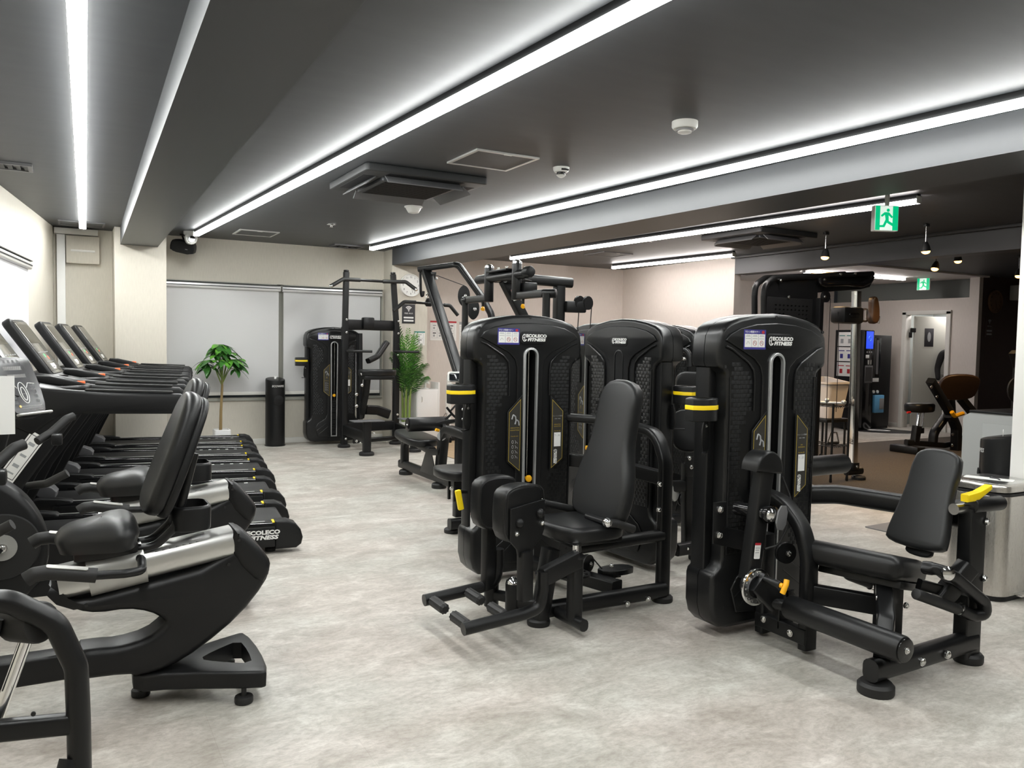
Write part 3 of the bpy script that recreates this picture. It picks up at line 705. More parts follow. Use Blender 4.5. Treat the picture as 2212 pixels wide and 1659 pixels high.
                part('qrcard', 'white_card', 'print_white', b, lambda: MB().prism(rect2(-.023, .025, -.075, .012), .0006, Mt))
                part('qrtxt'+no, 'card_text', 'print_grey', b, lambda: text_mb(no, .016, Mt @ Matrix.Translation((0, -.006, .0007)), .0002))
                part('vlogo', 'label_logo', 'print_white', b, lambda: logo_mb(Mt @ Matrix.Translation((-.012, -.135, 0)) @ Matrix.Rotation(-PI/2, 4, 'Z'), .52))
    if sticker:
        Ms = face_frame(-.0107) @ Matrix.Translation((-.155, 1.488, 0))
        st = part('stk', 'notice_sticker', 'print_blue', sh, lambda: MB().prism(rrect(.15, .098, .003), .0006, Ms))
        part('stkp', 'sticker_panel', 'print_white', st, lambda: (lambda mb: [mb.prism(rect2(-.068+.0462*k, -.068+.0462*k+.0445, -.038, .027), .0004, Ms @ Matrix.Translation((0, 0, .0006))) for k in range(3)] and mb)(MB()))
        part('stkt', 'sticker_heading', 'print_white', st, lambda: text_mb('マシン利用マナー', .0125, Ms @ Matrix.Translation((-.018, .037, .0008)), .0003, .0002))
        part('stkb', 'sticker_badge', 'print_red', st, lambda: MB().prism([(.055+.010*math.cos(a*PI/8), .037+.008*math.sin(a*PI/8)) for a in range(16)], .0004, Ms @ Matrix.Translation((0, 0, .0006))))
        def pict():
            mb = MB()
            for k, c in enumerate((0, 1, 2)):
                cx = -.046+.0462*k
                if k: mb.tube([Ms @ V(cx+.012*math.cos(a*PI/8), -.018+.012*math.sin(a*PI/8), .001) for a in range(16)], .0011, 4, closed=True); mb.tube([Ms @ V(cx-.008, -.010, .001), Ms @ V(cx+.008, -.026, .001)], .001, 4)
            return mb
        part('stkr', 'prohibition_mark', 'print_red', st, pict)
        def lines():
            mb = MB()
            for k in range(3):
                cx = -.046+.0462*k
                for z, w in ((.021, .014), (.015, .016), (.004, .017)): mb.prism(rect2(cx-w, cx+w, z-.0013, z+.0013), .0003, Ms @ Matrix.Translation((0, 0, .001)))
                mb.tube([Ms @ V(cx-.009, -.024, .001), Ms @ V(cx-.006, -.012, .001), Ms @ V(cx+.005, -.012, .001), Ms @ V(cx+.008, -.022, .001)], .0012, 4)
            return mb
        part('stkl', 'sticker_print', 'print_grey', st, lines)
    # upright and cup holder on one flank
    if cup:
        part('upr%d' % cup, 'side_post', 'black_steel', parent, lambda: MB().bar([(cup*.338, .13, .33), (cup*.338, .13, 1.345)], .10, .05, 0, (1, 0, 0), .008))
        h = part('cuph%d' % cup, 'bottle_holder', 'black_plastic', parent, lambda: MB().prism(smooth_poly([(-.085, -.055), (.075, -.055), (.075, .06), (-.085, .06)], 1), .115, Matrix.Translation((cup*.435, .04, 1.085)), .01, [[(.055*math.cos(a*PI/8)-.005, .045*math.sin(a*PI/8)) for a in range(16)]]))
        part('cupb%d' % cup, 'yellow_band', 'yellow', h, lambda: MB().prism([(x*1.012, y*1.02) for x, y in smooth_poly([(-.085, -.055), (.075, -.055), (.075, .06), (-.085, .06)], 1)], .022, Matrix.Translation((cup*.435, .04, 1.143)), .002))
        part('hook%d' % cup, 'hook', 'black_steel', parent, lambda: MB().prism(smooth_poly([(-.02, .10), (.02, .10), (.026, -.06), (-.026, -.06)], 1), .012, frame((cup*.375, .09, .98), (1, 0, 0), (0, 0, 1)), .003).bar([(cup*.375, .085, .925), (cup*.43, .03, .925)], .02, .008, 0, (0, 0, 1), .002))
        part('hookb%d' % cup, 'bolt', 'steel_bolt', parent, lambda: MB().bolt((cup*.375, .078, 1.055), (0, -1, 0), .006, .005))

# ------------------------------------------------------------------ hip adductor machine (front centre)
def W(mb, name, m, parent, root):
    Mi = (Matrix.Translation(root.location) @ Matrix.Rotation(root.rotation_euler.z, 4, 'Z')).inverted()
    mb.v = [Mi @ v for v in mb.v]; return mb.build(name, m, parent)
def foot(mb, x, y, r=.058, h=.035): return mb.lathe([(r*.96, 0), (r, .008), (r, h*.75), (r*.85, h)], (x, y, 0), n=24)
def pad(o, u, v, outline, th, bev=.02, name='pad', m='vinyl', root=None, parent=None, rounds=2):
    """upholstered pad: o centre of the back face, u/v its width and height, thickness along u x v"""
    ol = smooth_poly(outline, rounds) if rounds else outline
    return W(MB().prism(ol, th, frame(o, u, v), bev, seg=4), name, m, parent or root, root)
def q5(x, y): return (880+x/3.568, 960+y/3.568)
AD = thing('hip_adductor_machine', 'black seated hip adductor machine with two thigh pads and low foot pegs', 'gym machine', (2.48, 4.25, 0), 0, 'weight-stack machines')
tower(AD, .62, -1)
def ad(mb, name, m='black_steel', parent=None): return W(mb, name, m, parent or AD, AD)
YC = 3.5
ad(MB().bar([(2.14, YC, .072), (2.95, YC, .072)], .07, .085, 0, (0, 0, 1), .03), 'base_bar')
ad(MB().bar([(2.955, 3.52, .035), (2.955, 3.52, .80), (2.955, 3.60, .95), (2.955, 4.02, .98), (2.76, 4.32, .985)], .05, .085, .16, (1, 0, 0), .018, 7), 'rear_post')
ad(MB().bar([(2.955, 3.53, .70), (2.955, 4.1, .71), (2.78, 4.32, .71)], .05, .08, 0, (0, 0, 1), .008), 'cross_bar')
ad(MB().tube([(2.36, YC, .375), (2.94, 3.52, .38)], .034, 14), 'seat_rail')
ad(MB().bar([AY(1165, 1345, YC)+V(0, 0, .02), AY(1190, 1185, YC)], .10, .075, 0, (1, 0, 0), .02), 'front_column')
ad(foot(MB(), 2.125, YC, .06), 'levelling_foot', 'rubber_black'); ad(foot(MB(), 2.956, 3.52, .06), 'levelling_foot', 'rubber_black')
p = AZ(1240, 1335, .08); 
ad(MB().bar([AZ(1205, 1322, .07), AZ(1262, 1352, .07)], .05, .06, 0, (0, 0, 1), .022), 'stabiliser')
ad(MB().bar([V(p.x, p.y, .07), V(p.x, p.y, .385)], .075, .06, 0, (1, 0, 0), .015), 'seat_column')
ad(MB().cyl((p.x, p.y, .385), (p.x, p.y, .40), .05, 18, .006), 'column_collar'); ad(MB().cyl((p.x, p.y, .395), (p.x, p.y, .45), .016), 'seat_rod', 'chrome')
# foot-rest frames with ribbed pegs
YN, YF = 3.27, 3.73
near = [AY(*q5(430, 1425), YN), AY(*q5(900, 1305), YN), AY(*q5(1025, 1240), YN), AY(*q5(1045, 1110), YN), AY(*q5(1046, 975), YN)]
farp = [V(v.x, YF, v.z) for v in near]
for pts in (near, farp):
    ad(MB().tube([pts[0], pts[1], pts[2]+V(0, 0, -.01), pts[3], pts[4]], .03, 16, fil=.09, seg=7), 'foot_rest_tube')
ad(MB().bar([near[4]+V(0, 0, -.03), V(p.x, p.y-.02, near[4].z+.03)], .05, .09, 0, (0, 0, 1), .01), 'seat_bracket')
def peg(a, b):
    mb = MB(); a = Vector(a); b = Vector(b); n = 20
    prof = [(.028 if k % 2 == 0 else .0245)*1 for k in range(n)]
    d = (b-a).normalized(); s = Vector((0, 0, 1)); t = d.cross(s)
    rings = []
    for q, sc in ((a, .8), (a+d*.006, 1), (b-d*.012, 1), (b, .6)): rings.append([q + (t*math.cos(2*PI*k/n)+s*math.sin(2*PI*k/n))*prof[k]*sc for k in range(n)])
    vs = [v for r in rings for v in r]; fs = [(i*n+k, (i+1)*n+k, (i+1)*n+(k+1) % n, i*n+(k+1) % n) for i in range(3) for k in range(n)] + [tuple(range(n)), tuple(reversed(range(3*n, 4*n)))]
    return mb.add(vs, fs)
dx = near[1]-near[0]; dx.normalize()
for k in (.035, .235):
    for pts, s in ((near, 1), (farp, -1)):
        q = pts[0]+dx*k; ad(peg(q+V(0, s*.03, 0), q+V(0, s*.185, .0)), 'foot_peg', 'rubber_black')
# pivot posts with polished caps, swing arms and thigh pads
for bx, by in ((1061, 1306), (1107, 1324)):
    b = AZ(bx, by, .04)
    ad(MB().cyl((b.x, b.y, .035), (b.x, b.y, .20), .04, 20, .004), 'pivot_post'); ad(MB().lathe([(.039, .20), (.036, .212), (.012, .232), (.006, .234)], (b.x, b.y, 0), n=20), 'pivot_cap', 'chrome')
    ad(MB().bar([(b.x, b.y, .10), (2.15, YC, .10)], .05, .05, 0, (0, 0, 1), .012), 'pivot_arm')
U = V(.97, .24, 0)
def thigh(yp, s, px):
    """s=-1: near pad (plate towards the viewer), s=1: far pad"""
    c = AY(*px, yp)
    ol = [(-.125, -.125), (.125, -.125), (.13, .06), (.115, .155), (-.115, .155), (-.13, .06)]
    u = U if s < 0 else V(.985, .17, 0)
    n = u.cross(V(0, 0, 1))          # towards the viewer
    if s < 0:
        pd = pad(c - n*.10, u, (0, 0, 1), ol, .10, .022, 'thigh_pad', 'vinyl', AD)
        ad(MB().tube([c + n*.001 + u*x + V(0, 0, z) for x, z in [(q[0]*.985, q[1]*.985) for q in smooth_poly(ol, 2)]], .004, 6, closed=True), 'piping', 'vinyl', pd)
        pl = [(-.105, .055), (.12, .075), (.12, -.07), (.10, -.115), (.055, -.145), (.04, -.185), (-.05, -.185), (-.06, -.145), (-.105, -.10)]
        pt = ad(MB().prism(pl, .012, frame(c + n*.004, u, (0, 0, 1)), .004), 'pad_plate', 'black_steel')
        for x, z, mm in ((-.05, -.02, 'black_plastic'), (.085, .01, 'black_plastic')):
            q = c + n*.016 + u*x + V(0, 0, z); ad(MB().ball(q, .024, 12), 'dome_nut', mm, pt)
        for x, z in ((-.068, -.068), (.10, -.04)): ad(MB().bolt(c + n*.016 + u*x + V(0, 0, z), n, .010), 'bolt', 'steel_bolt', pt)
        ad(MB().bar([c + n*.012 + u*(-.005) + V(0, 0, -.16), c + n*.012 + u*.0 + V(0, 0, -.395)], .07, .05, 0, n, .008), 'swing_arm')
    else:
        pd = pad(c, u, (0, 0, 1), ol, .085, .02, 'thigh_pad', 'vinyl', AD)
        ad(MB().tube([c + n*.083 + u*x + V(0, 0, z) for x, z in [(q[0]*.90, q[1]*.90) for q in smooth_poly(ol, 2)]], .003, 6, closed=True), 'piping', 'vinyl', pd)
        ad(MB().bar([c - n*.02 + u*.02 + V(0, 0, -.05), c - n*.02 + u*.02 + V(0, 0, -.46)], .07, .05, 0, n, .008), 'swing_arm')
thigh(3.28, -1, q5(905, 560)); thigh(3.70, 1, q5(628, 452))
# seat and back
sc = V(2.40, YC, .445)
pad(sc, (0, -1, 0), (1, 0, 0), [(-.19, -.24), (.19, -.24), (.21, -.05), (.17, .19), (-.17, .19), (-.21, -.05)], .085, .03, 'seat', 'vinyl', AD)
ad(MB().box(2.24, 2.56, YC-.12, YC+.12, .415, .447, .006), 'seat_plate')
b0, b1 = AY(1278, 1112, YC), AY(1336, 826, YC); vv = (b1-b0); Lb = vv.length
ol = [(-.20, -.03), (.20, -.03), (.235, .10), (.225, .22), (.165, .38), (.155, .50), (.15, Lb+.02), (-.15, Lb+.02), (-.155, .50), (-.165, .38), (-.225, .22), (-.235, .10)]
nb = V(0, -1, 0).cross(vv.normalized())
bk = pad(b0 - nb*.085, (0, -1, 0), vv, ol, .09, .03, 'backrest', 'vinyl_grey', AD)
ad(MB().bar([b0 - nb*.10 + vv.normalized()*.35, b0 - nb*.10, AY(1292, 1160, YC)], .07, .05, .08, (0, 1, 0), .008), 'back_bracket')
for s, a, b in ((1, (1275, 1113), (1170, 1086)), (-1, (1312, 1129), (1368, 1143))):
    Y2 = YC + s*.21
    p0, p1 = AY(*a, Y2), AY(*b, Y2)
    h = ad(MB().tube([p0, p0*.6+p1*.4+V(0, 0, .008), p1], .021, 14, fil=.08), 'handle', 'rubber_black')
    ad(MB().cyl(p1-(p1-p0).normalized()*.012, p1+(p1-p0).normalized()*.02, .024, 14, .006) if s > 0 else MB().ball(p0, .026, 12), 'end_cap', 'chrome', h)
    ad(MB().tube([p0, V(p0.x+.02, YC, p0.z-.01)], .017, 10), 'handle_stem')
for pxy in ((1300, 1110), (1303, 1142)): ad(MB().bolt(AY(*pxy, YC-.055), (0, -1, 0), .012), 'bolt', 'steel_bolt')
# drive train behind the seat: pulleys, cable, adjuster plates
ad(MB().bar([(2.47, 4.22, .11), (2.66, 3.55, .11)], .09, .07, 0, (0, 0, 1), .01), 'link_bar')
pc = AY(1268, 1217, 3.78)
pu = ad(MB().lathe([(.052, -.014), (.052, -.006), (.042, 0), (.052, .006), (.052, .014)], pc, (.35, -1, 0), 24), 'pulley', 'black_plastic'); ad(MB().bolt(pc+V(.01, -.02, 0), (.35, -1, 0), .012), 'bolt', 'steel_bolt', pu)
hc = AY(1327, 1232, 3.72)
hp = ad(MB().prism(smooth_poly([(-.10, -.05), (.02, -.07), (.12, -.045), (.12, .045), (.02, .07), (-.10, .05)], 1), .03, Matrix.Translation(hc+V(0, 0, -.015)), .004), 'pulley_housing', 'black_steel'); ad(MB().bolt(hc+V(-.02, 0, .016), (0, 0, 1), .010, .02), 'bolt', 'steel_bolt', hp)
ad(MB().box(hc.x-.05, hc.x+.03, hc.y-.03, hc.y+.03, .11, hc.z-.01, .006), 'pulley_block')
ad(MB().tube([pc+V(.045, 0, .02), hc+V(-.07, 0, .0)], .004, 6), 'cable', 'rubber_black')
for k, (x, y, zz) in enumerate(((2.28, 3.62, .21), (2.34, 3.58, .235), (2.40, 3.60, .20))):
    ad(MB().prism([(.095*math.cos(a*PI/12), .095*math.sin(a*PI/12)) for a in range(24)], .010, Matrix.Translation((x, y, zz)), .002, [[(x0+.012*math.cos(-a*PI/4), y0+.012*math.sin(-a*PI/4)) for a in range(8)] for x0, y0 in ((.07, 0), (.05, -.05), (0, -.07), (-.05, -.05))]), 'adjuster_plate', 'chrome' if k == 1 else 'black_steel')
for pxy in ((1355, 1305), (1400, 1294)): ad(MB().bolt(AY(*pxy, YC-.037), (0, -1, 0), .013), 'bolt', 'steel_bolt')
for pxy in ((1425, 1046), (1423, 1101)): ad(MB().bolt(AY(*pxy, 3.52-.045), (0, -1, 0), .013), 'bolt', 'steel_bolt')
ad(MB().prism(rrect(.036, .125, .008), .022, frame((2.068, 4.36, .50), (.97, -.1, .2), (-.2, 0, .97)), .005), 'shift_lever', 'yellow')
ad(MB().bar([(2.16, 4.36, .54), (2.075, 4.35, .55)], .03, .02, 0, (0, 0, 1), .004), 'lever_stem')
ws = ad(MB().prism(rrect(.045, .10, .004), .0015, frame((2.13, 4.279, .385), (1, 0, 0), (0, 0, 1))), 'warning_sticker', 'print_white'); ad(MB().prism(rect2(-.0225, .0225, .032, .048), .001, frame((2.13, 4.2775, .385), (1, 0, 0), (0, 0, 1))), 'sticker_band', 'print_red', ws)

# ------------------------------------------------------------------ leg extension machine (front right)
LE = thing('leg_extension_machine', 'black leg extension machine with a thick ankle roller and a short grey backrest', 'gym machine', (3.15, 2.93, 0), 0, 'weight-stack machines')
tower(LE, .62, -1, title=('LEG', 'EXTENSION'), no='T - 37')
def le(mb, name, m='black_steel', parent=None): return W(mb, name, m, parent or LE, LE)
# bracket on the tower flank
o = [(-.43, .70), (-.35, .70), (-.35, .575), (-.195, .535), (-.165, .72), (-.085, .70), (-.15, .50), (-.125, .42), (-.43, .50)]
br = le(MB().prism([(3.15+x, z) for x, z in o], .008, frame((0, 2.885, 0), (1, 0, 0), (0, 0, 1)), .002), 'lever_bracket')
for x, z in ((2.755, .665), (2.755, .54)): le(MB().bolt((x, 2.875, z), (0, -1, 0), .015, .012), 'bolt', 'steel_bolt', br)
for x, z in ((2.985, .69), (2.965, .60)): le(MB().bolt((x, 2.875, z), (0, -1, 0), .012, .01), 'bolt', 'steel_bolt', br)
# lever with counterweight cap
YL = 2.75
l0, l1 = AY(1650, 1010, YL), AY(1618, 1250, YL)
lv = le(MB().bar([l0, l1], .07, .085, 0, (1, 0, 0), .012), 'lever')
d = (l0-l1).normalized(); e = V(0, -1, 0).cross(d)*-1
cw = [( .085*math.cos(a*PI/14), .085*math.sin(a*PI/14)) for a in range(15)]
le(MB().prism(cw + [(-.085, -.018), (.085, -.018)], .11, frame(l0 + V(-.012, .055, .0), (1, 0, -.12), (0.12, 0, 1)), .012), 'counterweight')
st = le(MB().prism(rrect(.036, .075, .004), .002, frame(AY(1636, 1190, YL-.045), (1, 0, -.1), (.1, 0, 1))), 'warning_sticker', 'print_white', lv)
le(MB().prism(rect2(-.018, .018, .027, .0375), .001, frame(AY(1636, 1190, YL-.0475), (1, 0, -.1), (.1, 0, 1))), 'sticker_band', 'print_red', lv)
le(MB().prism(rect2(-.014, .014, .012, .015), .0006, frame(AY(1636, 1190, YL-.0475), (1, 0, -.1), (.1, 0, 1))).prism(rect2(-.014, .010, .002, .005), .0006, frame(AY(1636, 1190, YL-.0475), (1, 0, -.1), (.1, 0, 1))).prism(rect2(-.014, .012, -.010, -.007), .0006, frame(AY(1636, 1190, YL-.0475), (1, 0, -.1), (.1, 0, 1))), 'sticker_text', 'print_grey', lv)
pv = AY(1640, 1106, YL)
le(MB().cyl(pv+V(-.03, .12, 0), pv+V(0, -.055, 0), .034, 20, .004).cyl(pv+V(0, -.05, 0), pv+V(0, -.075, 0), .042, 20, .004), 'pivot_shaft', 'black_gloss')
le(MB().lathe([(.032, 0), (.030, .012), (.014, .022), (.006, .023)], pv+V(0, -.075, 0), (0, -1, 0), 20), 'pivot_cap', 'chrome')
# indexed ring, pull pin, roller arm and ankle roller
rc = AY(1631, 1267, 2.70)
ang = [a*PI/8 for a in range(16)]
holes = [[(.052*math.cos(b*PI/12), .052*math.sin(b*PI/12)) for b in range(24)]] + [[(.070*math.cos(a)+.0055*math.cos(b*PI/4), .070*math.sin(a)+.0055*math.sin(b*PI/4)) for b in range(8)] for a in ang[4:15]]
le(MB().prism([(.088*math.cos(a*PI/18), .088*math.sin(a*PI/18)) for a in range(36)], .012, frame(rc, (1, 0, 0), (0, 0, 1)), .002, holes), 'index_ring', 'chrome')
le(MB().cyl(rc+V(0, .05, 0), rc+V(0, -.004, 0), .05, 20, .004), 'ring_hub')
pn = le(MB().cyl(rc+V(.02, -.01, .045), rc+V(.035, -.12, .035), .017, 14, .003), 'pull_pin')
le(MB().cyl(rc+V(.035, -.115, .035), rc+V(.037, -.135, .034), .012, 12).tube([rc+V(.055, -.138, .062), rc+V(.046, -.142, .042), rc+V(.036, -.142, .022), rc+V(.030, -.138, .002)], .013, 10, fil=.02), 'pin_knob', 'pin_yellow', pn)
XR = 2.965
rl0, rl1 = V(XR, 2.62, .235), V(XR, 2.02, .235)
le(MB().bar([rc+V(-.01, -.02, .03), V(XR-.03, 2.67, .245)], .035, .10, 0, (0, 0, 1), .01), 'roller_bracket')
le(MB().tube([V(XR-.07, 2.69, .25), V(XR, 2.62, .235), V(XR, 2.5, .235)], .027, 14), 'roller_arm')
ro = le(MB().cyl(rl0, rl1, .057, 28, .012), 'ankle_roller', 'vinyl')
le(MB().cyl(rl1+V(0, .001, 0), rl1+V(0, -.006, 0), .050, 28, .003), 'roller_end', 'black_gloss', ro); le(MB().bolt(rl1+V(0, -.005, 0), (0, -1, 0), .011), 'bolt', 'steel_bolt', ro)
# front frame
XF = 3.08
le(MB().bar([(XF, 2.92, .715), (XF, 2.78, .70), (XF, 2.66, .60), (XF, 2.61, .46), (XF, 2.605, .02)], .055, .085, .22, (1, 0, 0), .016, 7), 'arch_post')
le(MB().bar([(3.07, 2.87, .02), (3.07, 2.87, .52)], .055, .075, 0, (1, 0, 0), .012), 'inner_post')
le(MB().bar([(3.055, 2.89, .085), (3.055, 2.58, .085)], .05, .075, 0, (0, 0, 1), .008), 'frame_sill')
for y, z in ((2.83, .10), (2.66, .085)): le(MB().bolt((3.028, y, z), (-1, 0, 0), .014, .01), 'bolt', 'steel_bolt')
le(MB().bar([(XF-.02, 2.74, .08), (XF-.02, 2.74, .26)], .012, .06, 0, (1, 0, 0), .003).bar([(XF+.02, 2.74, .08), (XF+.02, 2.74, .26)], .012, .06, 0, (1, 0, 0), .003), 'roller_stop')
gp = AY(1686, 1118, 2.66)
le(MB().prism(smooth_poly([(-.06, -.05), (.045, -.065), (.065, .05), (-.03, .06)], 1), .008, frame(gp, (.95, .3, -.05), (0, 0, 1)), .002), 'guard_plate', 'mid_grey')
pc = AY(1697, 1194, 2.78)
pu = le(MB().lathe([(.052, -.014), (.052, -.006), (.043, 0), (.052, .006), (.052, .014)], pc, (-.25, -1, 0), 26), 'pulley', 'black_plastic'); le(MB().bolt(pc+V(0, -.018, 0), (0, -1, 0), .012), 'bolt', 'steel_bolt', pu)
cg = fillet([AY(1700, 1165, 2.74), AY(1675, 1180, 2.74), AY(1655, 1185, 2.74)], .05)
le(MB().tube([AY(1690, 1030, 2.80), AY(1708, 1075, 2.78), AY(1706, 1130, 2.72), AY(1680, 1178, 2.71), AY(1652, 1186, 2.72)], .005, 8, fil=.06), 'cable', 'rubber_black')
# seat
sb = V(3.155, 2.415, .425)
M_ = Matrix.Translation(sb) @ Matrix.Rotation(math.radians(15), 4, 'Z') @ Matrix.Rotation(math.radians(14), 4, 'Y')
se = MB().prism(rrect(.40, .47, .06, 5), .115, M_ @ Matrix.Translation((.155, .03, 0)), .048, seg=5); le(se, 'seat', 'vinyl')
le(MB().box(.04, .30, -.19, .19, -.03, .006, .006, M=M_), 'seat_plate')
le(MB().ball(AY(1746, 1166, 2.68), .026, 14), 'knob', 'chrome'); le(MB().lathe([(.020, -.01), (.03, 0), (.03, .012), (.012, .022)], AY(2046, 1238, 2.085), (-.35, -1, .15), 20), 'knob', 'chrome')
# side handles under the seat
hl = [AY(1752, 1180, 2.64), AY(1810, 1210, 2.63), AY(1830, 1245, 2.62), AY(1880, 1264, 2.60), AY(1930, 1278, 2.60)]
le(MB().tube(hl[:4], .018, 12, fil=.05), 'handle'); le(MB().cyl(hl[3]-V(.008, 0, 0), hl[3]+V(.012, 0, -.002), .021, 14), 'collar', 'chrome'); le(MB().cyl(hl[3]+V(.012, 0, -.002), hl[4], .022, 14, .004), 'grip', 'rubber_black')
lp = [AY(1996, 1226, 2.20), AY(2030, 1230, 2.13), AY(2060, 1245, 2.12), AY(2125, 1300, 2.12), AY(2128, 1326, 2.12), AY(2100, 1330, 2.14), AY(2072, 1316, 2.15), AY(1978, 1283, 2.17)]
le(MB().bar(lp[:7], .05, .055, .05, (0, 1, 0), .018), 'handle_loop'); le(MB().cyl(lp[6]+V(.012, 0, .004), lp[6]-V(.012, 0, -.003), .026, 14), 'collar', 'chrome'); le(MB().cyl(lp[6]-V(.01, 0, 0), lp[7], .024, 14, .004), 'grip', 'rubber_black')
le(MB().bar([AY(2030, 1240, 2.17), AY(2105, 1300, 2.17)], .012, .05, 0, (0, 1, 0), .004), 'loop_web', 'mid_grey')
for pxy in ((1898, 1292), (1957, 1308)): le(MB().bolt(AY(*pxy, 2.30), (0, -1, 0), .012), 'bolt', 'steel_bolt')
# seat column, cross bar and rear frame
le(MB().bar([(3.325, 2.36, .08), (3.325, 2.36, .42)], .08, .115, 0, (1, 0, 0), .008), 'seat_column')
le(MB().bar([(XF+.02, 2.60, .285), (3.30, 2.38, .265)], .05, .09, 0, (0, 0, 1), .008), 'cross_bar')
le(MB().bar([(2.94, 2.155, .105), (3.70, 2.185, .10)], .075, .095, 0, (0, 0, 1), .03), 'base_bar')
le(MB().bar([(3.02, 2.16, .13), (3.12, 2.22, .27), (3.26, 2.34, .36)], .07, .08, .05, (0, 0, 1), .012), 'diagonal_strut')
for x in (3.24, 3.42): le(MB().bolt((x, 2.125, .10), (0, -1, 0), .015), 'bolt', 'steel_bolt')
le(foot(MB(), 2.985, 2.16, .075, .05), 'levelling_foot', 'rubber_black'); le(foot(MB(), 3.685, 2.19, .065, .045), 'levelling_foot', 'rubber_black')
le(MB().bar([(3.665, 2.19, .03), (3.665, 2.19, .73)], .07, .115, 0, (1, 0, 0), .008), 'rear_post')
for z in (.665, .40): le(MB().bolt((3.715, 2.15, z), (.3, -1, 0), .014), 'bolt', 'steel_bolt')
le(MB().bar([(3.60, 2.16, .47), (3.47, 2.20, .32)], .075, .085, 0, (0, 0, 1), .014), 'brace')
rail = le(MB().cyl(AY(2098, 1092, 2.17), AY(2160, 1086, 2.17), .035, 20, .005), 'slide_block'); le(MB().cyl(AY(2060, 1100, 2.2), AY(2105, 1095, 2.2), .026, 18), 'slide_tube', 'steel_bolt'); le(MB().lathe([(.034, 0), (.030, .008)], AY(2160, 1086, 2.17), (1, 0, 0), 20), 'slide_end', 'black_gloss', rail)
yl = AY(2110, 1070, 2.17)
le(MB().prism([(-.095, -.018), (-.02, -.022), (.09, .018), (.09, .04), (-.005, .02), (-.095, .016)], .04, frame(yl+V(0, .02, 0), (1, 0, .05), (0, 0, 1)), .006), 'slide_lever', 'yellow')
le(MB().bar([(3.44, 3.02, .66), (3.58, 2.86, .68), (3.72, 2.52, .67), (3.70, 2.22, .66)], .075, .10, .22, (0, 0, 1), .03, 7), 'side_arm')
# back pad
b0, b1 = V(3.47, 2.35, .535), V(3.63, 2.35, .945); vv = b1-b0; Lb = vv.length; nb = V(0, -1, 0).cross(vv.normalized())
ol = [(-.145, -.01), (.145, -.01), (.15, .06), (.125, .20), (.115, .30), (.12, .38), (.10, Lb+.04), (-.10, Lb+.04), (-.12, .38), (-.115, .30), (-.125, .20), (-.15, .06)]
bp_ = pad(b0 - nb*.05, (0, -1, 0), vv, ol, .065, .022, 'backrest', 'vinyl_grey', LE)
pad(b0 - nb*.075, (0, -1, 0), vv, [(x*.45, y*.7-.03) for x, y in ol], .025, .006, 'back_plate', 'black_plastic', LE, bp_)
le(MB().bar([b0-nb*.06+vv*.45, V(3.66, 2.22, .73)], .05, .06, 0, (0, 1, 0), .01), 'back_bracket')
le(MB().bar([AY(1985, 1262, 2.24), AY(2060, 1282, 2.18)], .035, .05, 0, (0, 0, 1), .008), 'loop_bracket')

# ------------------------------------------------------------------ machine seen from its rear panel, between the two front machines
LC = thing('leg_curl_machine', 'black weight-stack machine showing its plain rear panel, between the two front machines', 'gym machine', (3.404, 4.324, 0), math.radians(95.3), 'weight-stack machines')
tower(LC, .6, -1, labels=False, sticker=False)
def lc(mb, name, m='black_steel', parent=None): return W(mb, name, m, parent or LC, LC)
YL2 = 4.35
lc(MB().bar([(3.55, 4.1, .09), (4.55, 4.15, .09)], .07, .08, 0, (0, 0, 1), .02), 'base_bar')
lc(MB().bar([AY(1486, 1185, YL2), AY(1486, 1000, YL2)], .06, .09, 0, (1, 0, 0), .012), 'upright')
lc(MB().bar([AY(1450, 1050, YL2), AY(1505, 1048, YL2)], .05, .075, 0, (0, 0, 1), .008), 'cross_bar')
pq = lc(MB().prism([(-.035, .07), (.05, .07), (.05, -.07), (-.015, -.07)], .01, frame(AY(1486, 1008, YL2-.06), (1, 0, 0), (0, 0, 1)), .003), 'pivot_plate')
for pxy in ((1489, 990), (1493, 1009)): lc(MB().bolt(AY(*pxy, YL2-.07), (0, -1, 0), .013), 'bolt', 'steel_bolt', pq)
c = AY(1487, 930, YL2+.1)
pad(c, (.75, -.65, 0), (.30, .0, .95), [(-.10, -.16), (.10, -.16), (.13, .02), (.10, .15), (-.10, .15), (-.13, .02)], .06, .02, 'back_pad', 'vinyl', LC)
lc(MB().cyl(AY(1453, 1065, YL2), AY(1459, 1065, YL2-.02), .06, 20, .012), 'counterweight', 'silver_paint')
lc(MB().lathe([(.05, -.015), (.05, -.006), (.04, 0), (.05, .006), (.05, .015)], AY(1476, 1078, YL2+.05), (.2, -1, 0), 22), 'pulley', 'black_plastic')
lc(MB().prism(rrect(.09, .035, .008), .03, frame(AY(1459, 934, YL2+.3), (.95, -.3, -.05), (0, 0, 1)), .004), 'release_lever', 'yellow')
lc(MB().cyl((3.85, 3.48, .71), (4.40, 3.48, .71), .063, 24, .012), 'leg_roller', 'vinyl')
lc(MB().bar([(3.9, 3.50, .71), (3.85, 4.1, .55), (3.85, 4.12, .1)], .05, .07, .1, (1, 0, 0), .01), 'roller_arm')
lc(foot(MB(), 3.75, 4.12, .055), 'levelling_foot', 'rubber_black')
lc(MB().bolt(AY(1456, 1190, 4.08), (0, -1, 0), .012), 'bolt', 'steel_bolt'); lc(MB().bolt(AY(1484, 1185, 4.08), (0, -1, 0), .012), 'bolt', 'steel_bolt')
pad(AY(1491, 828, 4.6), (.9, -.4, 0), (0, 0, 1), [(-.12, -.10), (.10, -.10), (.10, .06), (.06, .09), (-.12, .09)], .06, .015, 'shoulder_pad', 'vinyl', LC)

